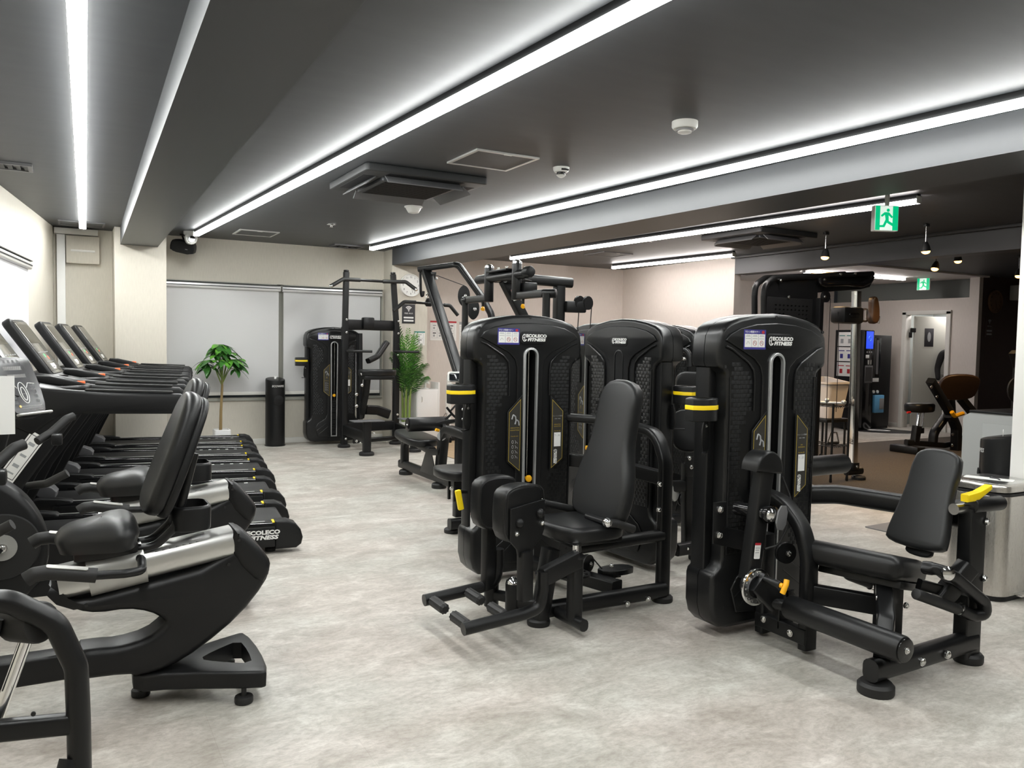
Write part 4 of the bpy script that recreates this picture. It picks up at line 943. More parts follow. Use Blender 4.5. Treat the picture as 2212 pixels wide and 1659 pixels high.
# ------------------------------------------------------------------ machine farther back whose tower top shows behind it
BK = thing('chest_press_machine', 'black weight-stack tower just visible behind the plain rear panel, right side', 'gym machine', (4.3, 5.2, 0), math.radians(-90), 'weight-stack machines')
tower(BK, .6, 0, labels=False, sticker=False, rear=False)
def bk(mb, name, m='black_steel', parent=None): return W(mb, name, m, parent or BK, BK)
bk(MB().bar([(4.25, 4.9, .08), (3.75, 4.85, .08)], .07, .08, 0, (0, 0, 1), .02), 'base_bar')
bk(MB().tube([AX(1466, 757, 4.2), AX(1482, 757, 4.2), AX(1489, 765, 4.2), AX(1490, 792, 4.2)], .022, 12, fil=.05), 'press_handle')
bk(MB().bar([AX(1466, 770, 4.22), AX(1487, 772, 4.22)], .03, .04, 0, (0, 0, 1), .006), 'press_arm'); bk(MB().bolt(AX(1478, 775, 4.15), (-1, 0, 0), .014), 'bolt', 'steel_bolt')

# ------------------------------------------------------------------ pec fly machine behind the adductor
PF = thing('pec_fly_machine', 'black pec fly machine with swinging overhead arms and yellow pull knobs', 'gym machine', (3.75, 5.44, 0), math.radians(-90), 'weight-stack machines')
tower(PF, .6, 0, rear=False, logo=False, title=('PEC', 'FLY'), no='T - 30')
def pf(mb, name, m='black_steel', parent=None): return W(mb, name, m, parent or PF, PF)
Yp, XB, ZB = 5.50, 2.95, 1.957
pf(MB().cyl((XB, 5.92, ZB), (XB, 5.11, ZB), .036, 18, .008), 'head_bar')
pf(MB().cyl((XB, 5.14, ZB+.01), (XB, 5.06, ZB+.01), .042, 18, .014), 'head_bar_end', 'black_plastic')
pf(MB().bar([(XB, 5.45, ZB-.01), (3.55, 5.45, ZB-.02)], .075, .08, 0, (0, 0, 1), .025), 'top_beam')
pf(MB().bar([(3.44, 5.45, .05), (3.44, 5.45, ZB-.05)], .075, .08, 0, (1, 0, 0), .012), 'upright')
pf(MB().bar([(XB+.02, 5.5, ZB-.03), (3.30, 5.5, 1.40), (3.36, 5.5, .9)], .075, .07, .1, (0, 1, 0), .008), 'slanted_frame')
pf(MB().box(XB-.06, XB+.06, 5.33, 5.66, ZB+.035, ZB+.05, .003), 'pivot_strip')
for k, y in enumerate((5.43, 5.56)):
    pf(MB().cyl((XB, y, ZB+.045), (XB, y, ZB+.075), .012, 10), 'bolt', 'steel_bolt')
for s, y in ((1, 5.72), (-1, 5.27)):
    pv = pf(MB().cyl((XB, y, 1.77), (XB, y, 2.04), .038, 20, .004), 'pivot_post')
    pf(MB().lathe([(.037, 2.04), (.034, 2.055), (.018, 2.066), (.006, 2.068)], (XB, y, 0), n=20), 'pivot_cap', 'chrome', pv)
    ye = y + s*.40
    pf(MB().bar([(XB, y, 1.80), (XB, ye, 1.80)], .045, .055, 0, (0, 0, 1), .01), 'swing_arm')
    pf(MB().cyl((XB, ye-s*.02, 1.80), (XB+.06*(s < 0), ye+s*.06, 1.80), .032, 16, .006), 'arm_joint')
    pf(MB().tube([(XB, ye+s*.03, 1.80), (XB, ye+s*.03, 1.62), (XB-.02, ye+s*.03, 1.05)], .028, 14), 'handle_tube')
    kb = pf(MB().cyl((XB, y+s*.10, 1.775), (XB, y+s*.10, 1.735), .012, 10), 'pull_pin')
    pf(MB().tube([(XB-.02, y+s*.10-.03, 1.715), (XB, y+s*.10, 1.728), (XB+.02, y+s*.10+.03, 1.715)], .014, 10).cyl((XB, y+s*.1, 1.745), (XB, y+s*.1, 1.72), .011, 10), 'pull_knob', 'pin_yellow', kb)
    pf(MB().tube([(XB+.05, y, 1.93), (XB+.25, 5.45, 1.93)], .006, 6), 'cable', 'rubber_black')
pf(MB().box(XB+.03, XB+.14, 5.20, 5.32, 1.83, 1.90, .006), 'cam_block')
st = pf(MB().prism(rrect(.04, .09, .003), .002, frame((3.035, 5.455, 1.82), (.95, 0, .3), (-.3, 0, .95))), 'warning_sticker', 'print_white'); pf(MB().prism(rect2(-.02, .02, .03, .044), .001, frame((3.035, 5.4525, 1.82), (.95, 0, .3), (-.3, 0, .95))), 'sticker_band', 'print_red', st)
pf(MB().box(3.47, 3.66, 5.38, 5.46, 1.70, 1.79, .012), 'pulley_box', 'black_plastic')
for x in (3.60, 3.68): pf(MB().lathe([(.055, -.012), (.055, -.005), (.046, 0), (.055, .005), (.055, .012)], (x, 5.40, 1.78), (.25, -1, 0), 22), 'pulley', 'black_plastic')
for x in (3.60, 3.72): pf(MB().tube([(x, 5.40, 1.75), (x, 5.42, 1.5)], .004, 6), 'drop_cable', 'rubber_black')
ps = AZ(978, 1012, .49)
pad(V(ps.x+.06, ps.y, .42), (0, -1, 0), (1, 0, 0), [(-.19, -.18), (.19, -.18), (.21, .0), (.16, .18), (-.16, .18), (-.21, .0)], .075, .022, 'seat', 'vinyl', PF)
pf(MB().bar([(ps.x+.06, ps.y, .12), (ps.x+.06, ps.y, .42)], .07, .09, 0, (1, 0, 0), .01), 'seat_column')
pf(MB().bar([(ps.x-.05, ps.y-.06, .08), (3.44, 5.45, .08)], .07, .08, 0, (0, 0, 1), .02), 'base_bar')
for y in (-.07, .03): pf(MB().box(ps.x-.02, ps.x-.0, ps.y+y, ps.y+y+.02, .25, .42), 'seat_guide')
pf(foot(MB(), ps.x, ps.y, .06), 'levelling_foot', 'rubber_black')
for pxy in ((975, 1055), (990, 1061)): pf(MB().bolt(AY(*pxy, ps.y-.1), (-.5, -1, 0), .012), 'bolt', 'steel_bolt')

# ------------------------------------------------------------------ lat pulldown with low row
LP = thing('lat_pulldown_machine', 'black lat pulldown machine with a long slanted frame, wide bar and bench seat', 'gym machine', (3.23, 7.4, 0), 0, 'weight-stack machines')
def lp_(mb, name, m='black_steel', parent=None): return W(mb, name, m, parent or LP, LP)
XL = 3.23
lp_(MB().bar([(XL, 8.3, .10), (XL, 6.6, .10)], .075, .09, 0, (0, 0, 1), .02), 'base_bar')
for y in (8.16, 7.27): lp_(foot(MB(), XL, y, .075, .05), 'levelling_foot', 'rubber_black')
lp_(MB().bar([(XL, 8.2, .12), (XL, 8.2, .35), (XL, 8.05, .40), (XL, 7.45, .345)], .075, .085, .12, (1, 0, 0), .02, 6), 'seat_support')
pad((XL, 7.95, .395), (1, 0, -.0), (0, .995, .06), [(-.11, .33), (.11, .33), (.17, .05), (.165, -.42), (-.165, -.42), (-.17, .05)], .075, .022, 'seat', 'vinyl', LP)
lp_(MB().bar([(XL+.02, 7.30, .12), (XL+.02, 7.22, .52), (XL+.02, 7.12, .60), (XL+.02, 6.5, .58)], .08, .10, .12, (1, 0, 0), .014, 6), 'front_post')
gs = MB().prism([(0, .12), (.42, .12), (.26, .37), (-.02, .40), (-.02, .34), (.12, .32)], .008, frame((XL-.06, 7.2, 0), (0, 1, 0), (0, 0, 1)), .002); lp_(gs, 'gusset_plate')
r0_ = V(XL-.16, 7.72, .59)
rl = lp_(MB().cyl(r0_, r0_+V(.44, 0, 0), .074, 24, .01), 'thigh_roller', 'vinyl'); lp_(MB().bolt(r0_, (-1, 0, 0), .01), 'bolt', 'steel_bolt', rl); lp_(MB().cyl(r0_+V(.001, 0, 0), r0_+V(-.004, 0, 0), .066, 24, .002), 'roller_end', 'black_gloss', rl)
lp_(MB().bar([(XL+.22, 7.66, .57), (XL+.10, 7.25, .47)], .04, .05, 0, (0, 0, 1), .008), 'roller_bracket')
lp_(MB().lathe([(.045, 0), (.045, .012), (.03, .016)], AY(954, 942, 7.20), (-.6, -1, 0), 20), 'adjuster_dial', 'grey_plastic'); lp_(MB().tube([AY(941, 928, 7.3), AY(948, 930, 7.3)], .016, 10), 'pull_knob', 'pin_yellow')
lp_(MB().prism([(-.16, -.0), (.02, .05), (.20, .07), (.20, .05), (.0, .0)], .24, frame((XL+.30, 7.35, .63), (.35, -.93, 0), (0, 0, 1)), .004), 'foot_plate')
# tall frame
T0, T1, T2 = AY(905, 583, 8.0), AY(985, 571, 7.7), AY(1003, 576, 7.55)
lp_(MB().bar([AY(905, 582, 8.05), AY(990, 571, 7.7), AY(1040, 640, 7.3), AY(1062, 680, 7.2), AY(1062, 760, 7.2)], .055, .07, .14, (0, 1, 0), .014, 7), 'top_frame')
lp_(MB().bar([AY(921, 586, 8.0), AY(998, 825, 7.0)], .075, .10, 0, (1, 0, 0), .014), 'slanted_frame')
lp_(MB().bar([AY(996, 815, 7.0), V(AY(996, 815, 7.0).x, 7.0, .04)], .075, .09, 0, (1, 0, 0), .012), 'column')
lp_(MB().tube([AY(908, 585, 8.05), AY(909, 632, 8.05), AY(911, 640, 8.05), AY(914, 638, 8.05), AY(915, 629, 8.05)], .014, 10, fil=.04), 'bar_hook')
lp_(MB().prism([(-.035, .06), (.035, .06), (.012, -.07), (-.012, -.07)], .03, frame(AY(934, 600, 7.95), (1, 0, 0), (0, 0, 1)), .004), 'pulley_yoke'); lp_(MB().bolt(AY(943, 602, 7.92), (0, -1, 0), .012), 'bolt', 'steel_bolt')
lp_(MB().tube([AY(926, 600, 7.95), AY(925, 640, 7.95)], .005, 6), 'cable', 'rubber_black'); lp_(MB().tube([AY(938, 593, 7.9), AY(1003, 617, 7.4)], .004, 6), 'cable', 'rubber_black')
for (x, y, yy) in ((1002, 640, 7.3), (1022, 668, 7.1)):
    q = AY(x, y, yy); pu = lp_(MB().prism(smooth_poly([(-.06, -.05), (0, -.12), (.06, -.05), (.06, .06), (0, .12), (-.06, .06)], 2), .04, frame(q, (.9, -.4, 0), (0, 0, 1)), .004), 'pulley_guard', 'black_plastic'); lp_(MB().bolt(q+V(-.01, -.06, 0), (-.4, -.9, 0), .014), 'bolt', 'steel_bolt', pu)
# carabiner and lat bar
lp_(MB().tube([AY(924+4*math.sin(a*PI/4), 643+9*math.cos(a*PI/4), 7.95) for a in range(8)], .006, 6, closed=True), 'carabiner', 'steel_bolt')
lp_(MB().prism(smooth_poly([(-.05, -.05), (.05, -.05), (.025, .04), (-.025, .04)], 1), .02, frame(AY(925, 652, 7.96), (1, 0, 0), (0, 0, 1)), .004), 'bar_tab')
lb = [AY(850, 672, 7.95), AY(873, 652, 7.95), AY(935, 656, 7.95), AY(972, 660, 7.95), AY(989, 681, 7.95)]
bar_ = lp_(MB().tube(lb, .014, 10, fil=.05), 'lat_bar'); 
lp_(MB().tube([lb[0], lb[1], AY(898, 653, 7.95)], .02, 12, fil=.05), 'bar_grip', 'rubber_black', bar_); lp_(MB().tube([AY(960, 659, 7.95), lb[3], lb[4]], .02, 12, fil=.05), 'bar_grip', 'rubber_black', bar_)
# low row handle and little parts on the column
lp_(MB().tube([AY(965, 880, 7.2), AY(977, 895, 7.2), AY(985, 902, 7.2)], .012, 8).tube([AY(977, 893, 7.2), AY(962, 906, 7.2)], .012, 8).tube([AY(972, 889, 7.2), AY(984, 876, 7.2)], .010, 8), 'row_handle')
for y in (862, 884, 905): lp_(MB().bolt(AY(1000, y, 6.94), (-.3, -1, 0), .013), 'bolt', 'steel_bolt')
tb = lp_(MB().prism(rrect(.16, .10, .02), .03, frame(AY(985, 815, 6.9), (.9, -.4, 0), (0, .25, .97)), .006), 'tablet_frame', 'white_plastic'); lp_(MB().prism(rrect(.135, .078, .012), .004, frame(AY(986, 815, 6.865), (.9, -.4, 0), (0, .25, .97)), .001), 'tablet_screen', 'dark_glass', tb)

# ------------------------------------------------------------------ assisted dip and chin machine at the back wall
DM = thing('dip_chin_machine', 'black assisted dip and chin-up machine standing against the back wall blinds', 'gym machine', (3.24, 10.90, 0), 0, 'weight-stack machines')
tower(DM, .68, -1, rear=False, title=('DIP', 'CHIN'), no='T - 28')
def dm(mb, name, m='black_steel', parent=None): return W(mb, name, m, parent or DM, DM)
for x, y, pb, pm, pt in ((3.28, 10.55, 742, 741, 748), (4.04, 10.62, 851, 850, 849)):
    base = V(x, y, .04); top = AY(pt, 588 if x < 4 else 593, y)
    dm(MB().bar([base, V(x, y, 1.62)], .075, .085, 0, (1, 0, 0), .012), 'upright'); dm(MB().bar([V(x, y-.005, 1.60), top], .065, .075, 0, (1, 0, 0), .012), 'upper_post')
    dm(foot(MB(), x, y, .085, .04), 'levelling_foot', 'rubber_black')
    dm(MB().cyl(top, top+V(0, 0, .03), .035, 14, .006), 'post_cap', 'black_plastic')
    for z in (1.72, 1.55, 1.25, .42, .25, .12):
        if x > 4 or z in (1.72, 1.55, .25, .12): dm(MB().bolt((x+.01, y-.045, z), (0, -1, 0), .013), 'bolt', 'steel_bolt')
for x, y, px in ((3.31, 9.70, 672), (3.99, 9.80, 0)):
    dm(MB().bar([(x, y, .03), (x, y, .43)], .085, .095, 0, (1, 0, 0), .012), 'step_post'); dm(foot(MB(), x, y, .095, .045), 'levelling_foot', 'rubber_black')
    dm(MB().box(x-.20, x+.20, y-.10, y+.10, .43, .442, .003), 'step_plate', 'mid_grey')
    dm(MB().bar([(x, y, .22), (3.28 if x < 3.5 else 4.04, 10.55, .24)], .06, .13, 0, (0, 0, 1), .01), 'side_beam')
dm(MB().bar([(3.28, 10.55, .27), (4.04, 10.62, .27)], .06, .13, 0, (0, 0, 1), .01), 'cross_beam'); dm(MB().bar([(3.3, 10.2, .12), (4.02, 10.4, .12)], .05, .06, 0, (0, 0, 1), .02), 'floor_tube')
for pxy in ((768, 940), (785, 938), (808, 937), (770, 953), (778, 957)): dm(MB().bolt(AY(*pxy, 10.15), (0, -1, 0), .014), 'bolt', 'steel_bolt')
hb = [AY(715, 618, 10.45), AY(741, 603, 10.5), AY(778, 605, 10.52), AY(827, 608, 10.54), AY(877, 609, 10.5), AY(898, 625, 10.45)]
dm(MB().tube(hb, .018, 12, fil=.06), 'chin_bar')
for seg in (hb[:3], hb[3:]):
    dm(MB().tube(seg, .026, 12, fil=.06), 'bar_grip', 'rubber_black')
for q in (hb[0], hb[5]): dm(MB().ball(q, .029, 10), 'bar_cap', 'chrome')
dm(MB().bar([(3.28, 10.62, 1.655), (4.04, 10.68, 1.655)], .07, .14, 0, (0, 0, 1), .012), 'top_beam')
dm(MB().box(3.54, 3.70, 10.55, 10.66, 1.60, 1.76, .02), 'beam_clamp', 'black_plastic')
dm(MB().bar([AY(795, 780, 10.45), AY(815, 770, 10.5), AY(835, 740, 10.58)], .07, .10, .12, (0, 1, 0), .02), 'upper_arm')
dm(MB().bar([AY(790, 885, 10.55), AY(815, 886, 10.6), AY(840, 895, 10.62)], .07, .13, .1, (0, 0, 1), .02), 'lower_arm')
for x, s in ((3.30, 1), (3.97, 1)): dm(MB().tube([(x, 10.50, 1.30), (x+.05, 10.35, 1.30), (x+.28, 10.30, 1.30)], .018, 10, fil=.03), 'dip_handle', 'rubber_black')
kp = AY(815, 803, 10.0)
pad(kp+V(0, 0, -.05), (1, 0, 0), (0, 1, 0), [(-.25, -.13), (.25, -.13), (.25, .13), (-.25, .13)], .08, .02, 'knee_pad', 'vinyl', DM)
dm(MB().box(kp.x-.20, kp.x+.20, kp.y-.10, kp.y+.10, kp.z-.10, kp.z-.05, .006), 'pad_plate')
dm(MB().bar([kp+V(-.1, .1, -.08), AY(790, 850, 10.3), AY(780, 900, 10.5)], .07, .09, .15, (0, 1, 0), .012), 'lever_arm')
for pxy in ((782, 808), (782, 832), (770, 852), (770, 877)): dm(MB().bolt(AY(*pxy, 9.95), (0, -1, 0), .018), 'bolt', 'steel_bolt')
dm(MB().bar([AY(776, 720, 10.5), AY(777, 905, 10.5)], .05, .14, 0, (0, 1, 0), .01), 'centre_post')

# ------------------------------------------------------------------ treadmills (local: +x = rear end, user looks along -x)
def make_treadmill():
    t = thing('treadmill', 'x', 'treadmill', (0, 0, 0), 0, 'row of treadmills')
    L = 2.22; hw = .405; K = -.36
    # deck: x from -L (motor end) to 0 (rear)
    MB().box(-L+.05, -.06, -.30, .30, .085, .165, .01).build('deck', 'black_steel', t)
    MB().box(-1.75, -.075, -.265, .265, .165, .188, .004).cyl((-.075, -.265, .165), (-.075, .265, .165), .0225, 14).build('running_belt', 'belt_rubber', t)
    for s in (-1, 1):
        r = MB().prism(smooth_poly([(-.055, .0), (.055, .0), (.055, .045), (.045, .062), (-.040, .062), (-.055, .05)], 1), 1.56, frame((-1.60, s*.335, .15), (0, 1, 0), (0, 0, 1)), 0).build('side_rail', 'black_gloss', t)
        MB().box(-1.50, -.20, s*.335-.012, s*.335+.012, .2115, .2145, .001).build('rail_strip', 'deck_silver', r)
        MB().box(-.155, -.135, s*.335-.045, s*.335+.045, .210, .2155, .001).build('yellow_mark', 'yellow', r)
        ec = [(-.14, .03), (.0, .03), (.035, .055), (.045, .10), (.03, .155), (-.005, .20), (-.06, .222), (-.14, .224)]
        MB().prism(ec, .125, frame((.0, s*.335+.0625, 0), (1, 0, 0), (0, 0, 1)), .016).build('end_cap', 'black_plastic', t)
        # side skirt
        MB().box(-1.62, -.14, s*.395-.008, s*.395+.008, .05, .185, .004).build('side_skirt', 'black_plastic', t)
        # foot plate by the motor hood
        MB().prism(smooth_poly([(-.16, -.0), (.12, .0), (.14, .05), (.10, .085), (-.16, .10)], 1), .10, frame((-1.62, s*.335+.05, .15), (1, 0, 0), (0, 0, 1)), .012).build('rail_boot', 'black_plastic', t)
        # uprights: broad slanted panels
        up_ = [(-2.16, .12), (-1.80, .12), (-1.62, .50), (-1.30, .98), (-1.28, 1.06), (-1.74, 1.08), (-1.84, .90), (-2.02, .45)]
        u = MB().prism(up_, .05, frame((0, s*.355+.025, 0), (1, 0, 0), (0, 0, 1)), .012).build('upright', 'black_plastic', t)
        # long arm rest
        arm = [(-1.42, 1.145), (-.70, 1.10), (-.10, 1.085), (-.055, 1.06), (-.04, 1.00), (-.06, .955), (-.85, .965), (-1.02, .955), (-1.12, .90), (-1.22, .84), (-1.42, .92)]
        arm = [(x*.74+K-.29, z) for x, z in arm]
        a = MB().prism(arm, .075, frame((0, s*.355+.0375, 0), (1, 0, 0), (0, 0, 1)), .022).build('handrail', 'black_plastic', t)
        MB().prism(rrect(.50, .05, .015), .012, Matrix.Translation((-.66+K, s*.355, 1.098)) @ Matrix.Rotation(math.radians(2), 4, 'Y'), .004).build('grip', 'rubber_black', a)
    MB().prism(smooth_poly([(-.0, .10), (.42, .10), (.50, .16), (.42, .21), (.05, .26), (.0, .22)], 1), .66, frame((-L, .33, 0), (1, 0, 0), (0, 0, 1)), .02).build('motor_hood', 'black_plastic', t)
    MB().prism(smooth_poly([(0, 0), (.15, -.05), (.17, .04), (.04, .09)], 1), .16, frame((-1.80, .08, .22), (1, 0, 0), (0, 0, 1)), .01).build('hood_vent', 'mid_grey', t)
    # dashboard tray, cup wells, centre bar and console
    MB().prism(smooth_poly([(-1.52, 1.00), (-1.30, .985), (-1.02, 1.06), (-1.02, 1.10), (-1.34, 1.165), (-1.52, 1.17)], 1), .78, frame((K+.04, .39, 0), (1, 0, 0), (0, 0, 1)), .03).build('dash_tray', 'black_plastic', t)
    for s in (-1, 1):
        MB().lathe([(.055, 0), (.060, .006), (.044, .007)], (-1.22+K, s*.27, 1.142), n=22).build('cup_well', 'black_gloss', t)
    MB().prism(smooth_poly([(-1.30, 1.14), (-1.27, 1.20), (-.98, 1.135), (-.98, 1.10)], 1), .07, frame((K+.06, .035, 0), (1, 0, 0), (0, 0, 1)), .01).build('phone_rest', 'black_plastic', t)
    MB().tube([(-1.10+K, -.16, 1.105), (-.93+K, -.15, 1.11), (-.93+K, .15, 1.11), (-1.10+K, .16, 1.105)], .018, 12, fil=.05).build('pulse_bar', 'black_plastic', t)
    MB().box(-.99+K, -.94+K, -.025, .025, 1.125, 1.15, .006).build('safety_key', 'orange', t); MB().box(-1.0+K, -.97+K, -.032, .032, 1.128, 1.143, .004).build('key_band', 'amber_key', t)
    # console leaning away from the user
    c0 = V(-1.27+K, 0, 1.13); th = math.radians(34)
    upv = V(-math.sin(th), 0, math.cos(th)); U_ = V(0, 1, 0)
    F = frame(c0, U_, upv)   # n = u x v
    n = F.to_3x3() @ V(0, 0, 1)
    c = MB().prism(rrect(.60, .54, .05), .07, F @ Matrix.Translation((0, .245, -.05)), .022).build('console', 'black_plastic', t)
    fc = .022
    MB().prism(rrect(.54, .46, .02), .004, F @ Matrix.Translation((0, .25, fc-.001)), .001).build('console_face', 'console_face', c)
    def dec(x, y, w, h, m, nm, z=.0036): MB().prism(rect2(x-w/2, x+w/2, y-h/2, y+h/2), .0012, F @ Matrix.Translation((0, 0, fc+z-.001))).build(nm, m, c)
    dec(0, .37, .46, .17, 'dark_glass', 'display'); dec(-.05, .175, .045, .030, 'led_green', 'start_key'); dec(.05, .155, .050, .028, 'led_red', 'stop_key')
    for k in range(6): dec(-.20+.08*k, .205, .05, .006, 'print_grey', 'key_row')
    dec(.0, .085, .20, .035, 'print_white', 'notice_sticker', .0046); dec(-.02, .065, .12, .02, 'print_white', 'notice_sticker', .0046); dec(-.255, .385, .012, .15, 'print_white', 'light_strip', .0046); dec(0, .045, .46, .003, 'black_gap', 'panel_gap', .0046)
    dec(0, .12, .34, .003, 'print_grey', 'print_line', .0046)
    # paper notice taped to the near upright
    Q = frame((-1.60, -.3825, .72), (.56, 0, .83), (-.83, 0, .56))
    p = MB().prism(rect2(-.17, .15, -.045, .045), .0012, Q).build('paper_notice', 'print_white', t)
    MB().prism(rect2(-.155, .135, -.036, .036), .0006, Q @ Matrix.Translation((0, 0, .0012)), 0, [rect2(-.151, .131, -.032, .032)]).build('notice_border', 'print_dark', p)
    mb = MB()
    for x, w in ((.08, .02), (.0, .015), (-.07, .02), (-.12, .01)): mb.prism(rect2(x-w/2, x+w/2, -.018, .018), .0006, Q @ Matrix.Translation((0, 0, .0012)))
    mb.build('notice_text', 'print_grey', p)['kind'] = 'stuff'
    # belt markings and rear name plate
    mb = MB()
    for k in range(7): mb.box(-.78+.09*k, -.75+.09*k, .21, .24, .1885, .1895)
    mb2 = mb.build('belt_mark', 'print_white', t); mb2['kind'] = 'stuff'
    for s in (-1, 1):
        MB().cyl((-.16, s*.30, .0), (-.16, s*.30, .025), .035, 16, .004).cyl((-.16, s*.30, .02), (-.16, s*.30, .09), .012, 10).build('foot', 'rubber_black', t)
    q = logo_mb(frame((-.245, -.4045, .135), (1, 0, 0), (0, 0, 1)), 1.45).build('lettering', 'print_white', t)
    return t
TM = make_treadmill()
tl = [((1.405, 5.83), -6, 'treadmill nearest the recumbent bikes, white word mark on its deck side'),
      ((1.565, 6.955), -6.5, 'second treadmill from the recumbent bikes'),
      ((1.735, 8.10), -6.5, 'middle treadmill of the row of five'),
      ((1.875, 9.22), -7, 'fourth treadmill from the bikes, second from the back wall'),
      ((2.02, 10.28), -7.5, 'farthest treadmill, next to the small potted tree')]
for i, ((x, y), a, lab) in enumerate(tl):
    o = TM if i == 0 else copy_tree(TM)
    o.location = (x, y, 0); o.rotation_euler.z = math.radians(a); o['label'] = lab
    if i:
        for ch in list(o.children):
            if ch.name.startswith('lettering'): bpy.data.objects.remove(ch)

# ------------------------------------------------------------------ recumbent bikes (local: user looks along -x, origin on the floor under the seat rail)
def make_bike():
    t = thing('recumbent_bike', 'x', 'exercise bike', (0, 0, 0), 0, 'recumbent exercise bikes')
    body = [(-.07, .545), (-.035, .46), (.03, .415), (.10, .395), (.20, .398), (.28, .375), (.335, .335), (.33, .315), (.27, .272), (.17, .255), (.10, .262), (.02, .262), (.02, .15), (.20, .142), (.24, .125), (.35, .14), (.47, .20), (.62, .31), (.72, .43), (.745, .50), (.735, .54), (.66, .64), (.625, .668), (.59, .672), (.585, .545), (.10, .462), (-.0, .455)]
    MB().prism(smooth_poly(body, 1), .17, frame((0, .085, 0), (1, 0, 0), (0, 0, 1)), .03).build('body', 'black_plastic', t)
    MB().prism(smooth_poly([(.585, .55), (.585, .672), (.63, .668), (.72, .56), (.745, .49), (.70, .42)], 1), .19, frame((0, .095, 0), (1, 0, 0), (0, 0, 1)), .03).build('rear_cap', 'black_plastic', t)
    for x, z in ((.61, .63), (.57, .535), (.06, .44)): MB().cyl((x, -.088, z), (x, -.098 if z > .43 else -.088, z), .006, 10).build('screw_cover', 'black_gap', t)
    # silver rail and carriage
    ra, rb = V(-.03, 0, .515), V(.60, 0, .61); d = (rb-ra).normalized()
    MB().sweep([ra, rb], smooth_poly([(-.085, -.06), (.085, -.06), (.085, .035), (.05, .06), (-.05, .06), (-.085, .035)], 2), (0, 0, 1)).build('seat_slide_rail', 'silver_rail', t)
    ca, cb = ra+d*.10, ra+d*.30
    MB().sweep([ca, cb], smooth_poly([(-.10, -.075), (.10, -.075), (.10, .05), (.06, .075), (-.06, .075), (-.10, .05)], 2), (0, 0, 1)).build('seat_carriage', 'silver_paint', t)
    mb = MB()
    for k in range(7): q = ra+d*(.34+.025*k); mb.cbox(q+V(0, -.063, .045), (.012, .016, .004), 0)
    g = mb.build('scale_mark', 'black_gap', t); g['kind'] = 'stuff'
    MB().prism(rrect(.06, .02, .009), .016, frame((-.005, -.115, .585), (.95, 0, .25), (-.25, 0, .95)), .005).build('release_lever', 'red', t)
    # seat
    so = smooth_poly([(-.13, -.10), (-.15, 0), (-.13, .10), (.0, .155), (.12, .215), (.18, .15), (.185, 0), (.18, -.15), (.12, -.215), (.0, -.155)], 2)
    def dome(o, base, h, M):
        n = len(o); vs = []; fs = []; R = 6
        for k in range(R):
            a = PI/2*k/(R-1); s = math.cos(a)**.55 if k < R-1 else .02; zz = math.sin(a)
            for x, y in o: xs = x*s + (1-s)*.04; vs.append(M @ V(xs, y*s, base + h*zz*(1 + 1.6*max(0, xs))))
        for k in range(R-1):
            for j in range(n): fs.append((k*n+j, k*n+(j+1) % n, (k+1)*n+(j+1) % n, (k+1)*n+j))
        vs2 = [M @ V(x*.9, y*.9, base-.045) for x, y in o]; b = len(vs); vs += vs2
        for j in range(n): fs.append((b+j, b+(j+1) % n, (j+1) % n, j))
        fs.append(tuple(range(b, b+n))[::-1]); return MB().add(vs, fs)
    dome(so, 0, .06, Matrix.Translation((.085, 0, .685)) @ Matrix.Diagonal((.88, .95, 1, 1)) @ Matrix.Rotation(math.radians(-4), 4, 'Y')).build('saddle', 'vinyl_grey', t)
    MB().box(.02, .24, -.08, .08, .60, .66, .01).build('saddle_mount', 'black_steel', t)
    # side grips
    for s in (-1, 1):
        MB().tube([(.20, 0, .60), (.25, s*.10, .595), (.24, s*.25, .59), (.18, s*.27, .592), (.06, s*.275, .60)], .016, 12, fil=.06).build('grip_tube', 'black_steel', t)
        h = MB().tube([(.09, s*.275, .598), (-.06, s*.275, .628), (-.10, s*.275, .625), (-.125, s*.275, .61)], .026, 14, fil=.02, scale=None).build('hand_grip', 'rubber_black', t)
        MB().prism(rrect(.13, .02, .006), .003, frame((.0, s*.275-.010, .639), (.98, 0, -.19), (0, .9, .3))).build('pulse_sensor', 'silver_paint', h)
    # back pad on a bent tube
    b0, b1 = V(.265, 0, .79), V(.43, 0, 1.235); vv = (b1-b0).normalized(); nb = V(0, -1, 0).cross(vv)
    ol = smooth_poly([(-.16, -.03), (.16, -.03), (.19, .12), (.165, .30), (.115, .475), (-.115, .475), (-.165, .30), (-.19, .12)], 2)
    MB().prism(ol, .07, frame(b0 - nb*.06, (0, -1, 0), vv), .03, seg=4).build('backrest', 'vinyl', t)
    MB().prism([(x*.97, y*.985) for x, y in ol], .035, frame(b0 - nb*.085, (0, -1, 0), vv), .014, seg=3).build('back_shell', 'black_plastic', t)
    for s in (-1, 1):
        MB().tube([(.16, s*.05, .625), (.30, s*.06, .63), (.375, s*.06, .70), b0-nb*.10+vv*.25+V(0, s*.06, 0)], .017, 12, fil=.08).build('back_tube', 'black_steel', t)
    cup = MB().prism(rrect(.15, .20, .05), .10, Matrix.Translation((.435, 0, .68)), .012, [rrect(.125, .175, .04)]).build('bottle_basket', 'black_plastic', t)
    # base: low beam, triangular rear stabiliser, feet
    MB().bar([(.25, 0, .20), (-.75, 0, .20)], .10, .10, 0, (0, 0, 1), .012).build('base_beam', 'black_plastic', t)
    so = [(.22, -.07), (.36, -.10), (.66, -.245), (.70, -.235), (.715, 0), (.70, .235), (.66, .245), (.36, .10), (.22, .07)]; si = [(.47, 0), (.53, .06), (.655, .145), (.665, 0), (.655, -.145), (.53, -.06)]
    MB().prism(smooth_poly(so, 1), .07, Matrix.Translation((0, 0, .06)), .014, [smooth_poly(si, 1)]).build('stabiliser', 'black_plastic', t)
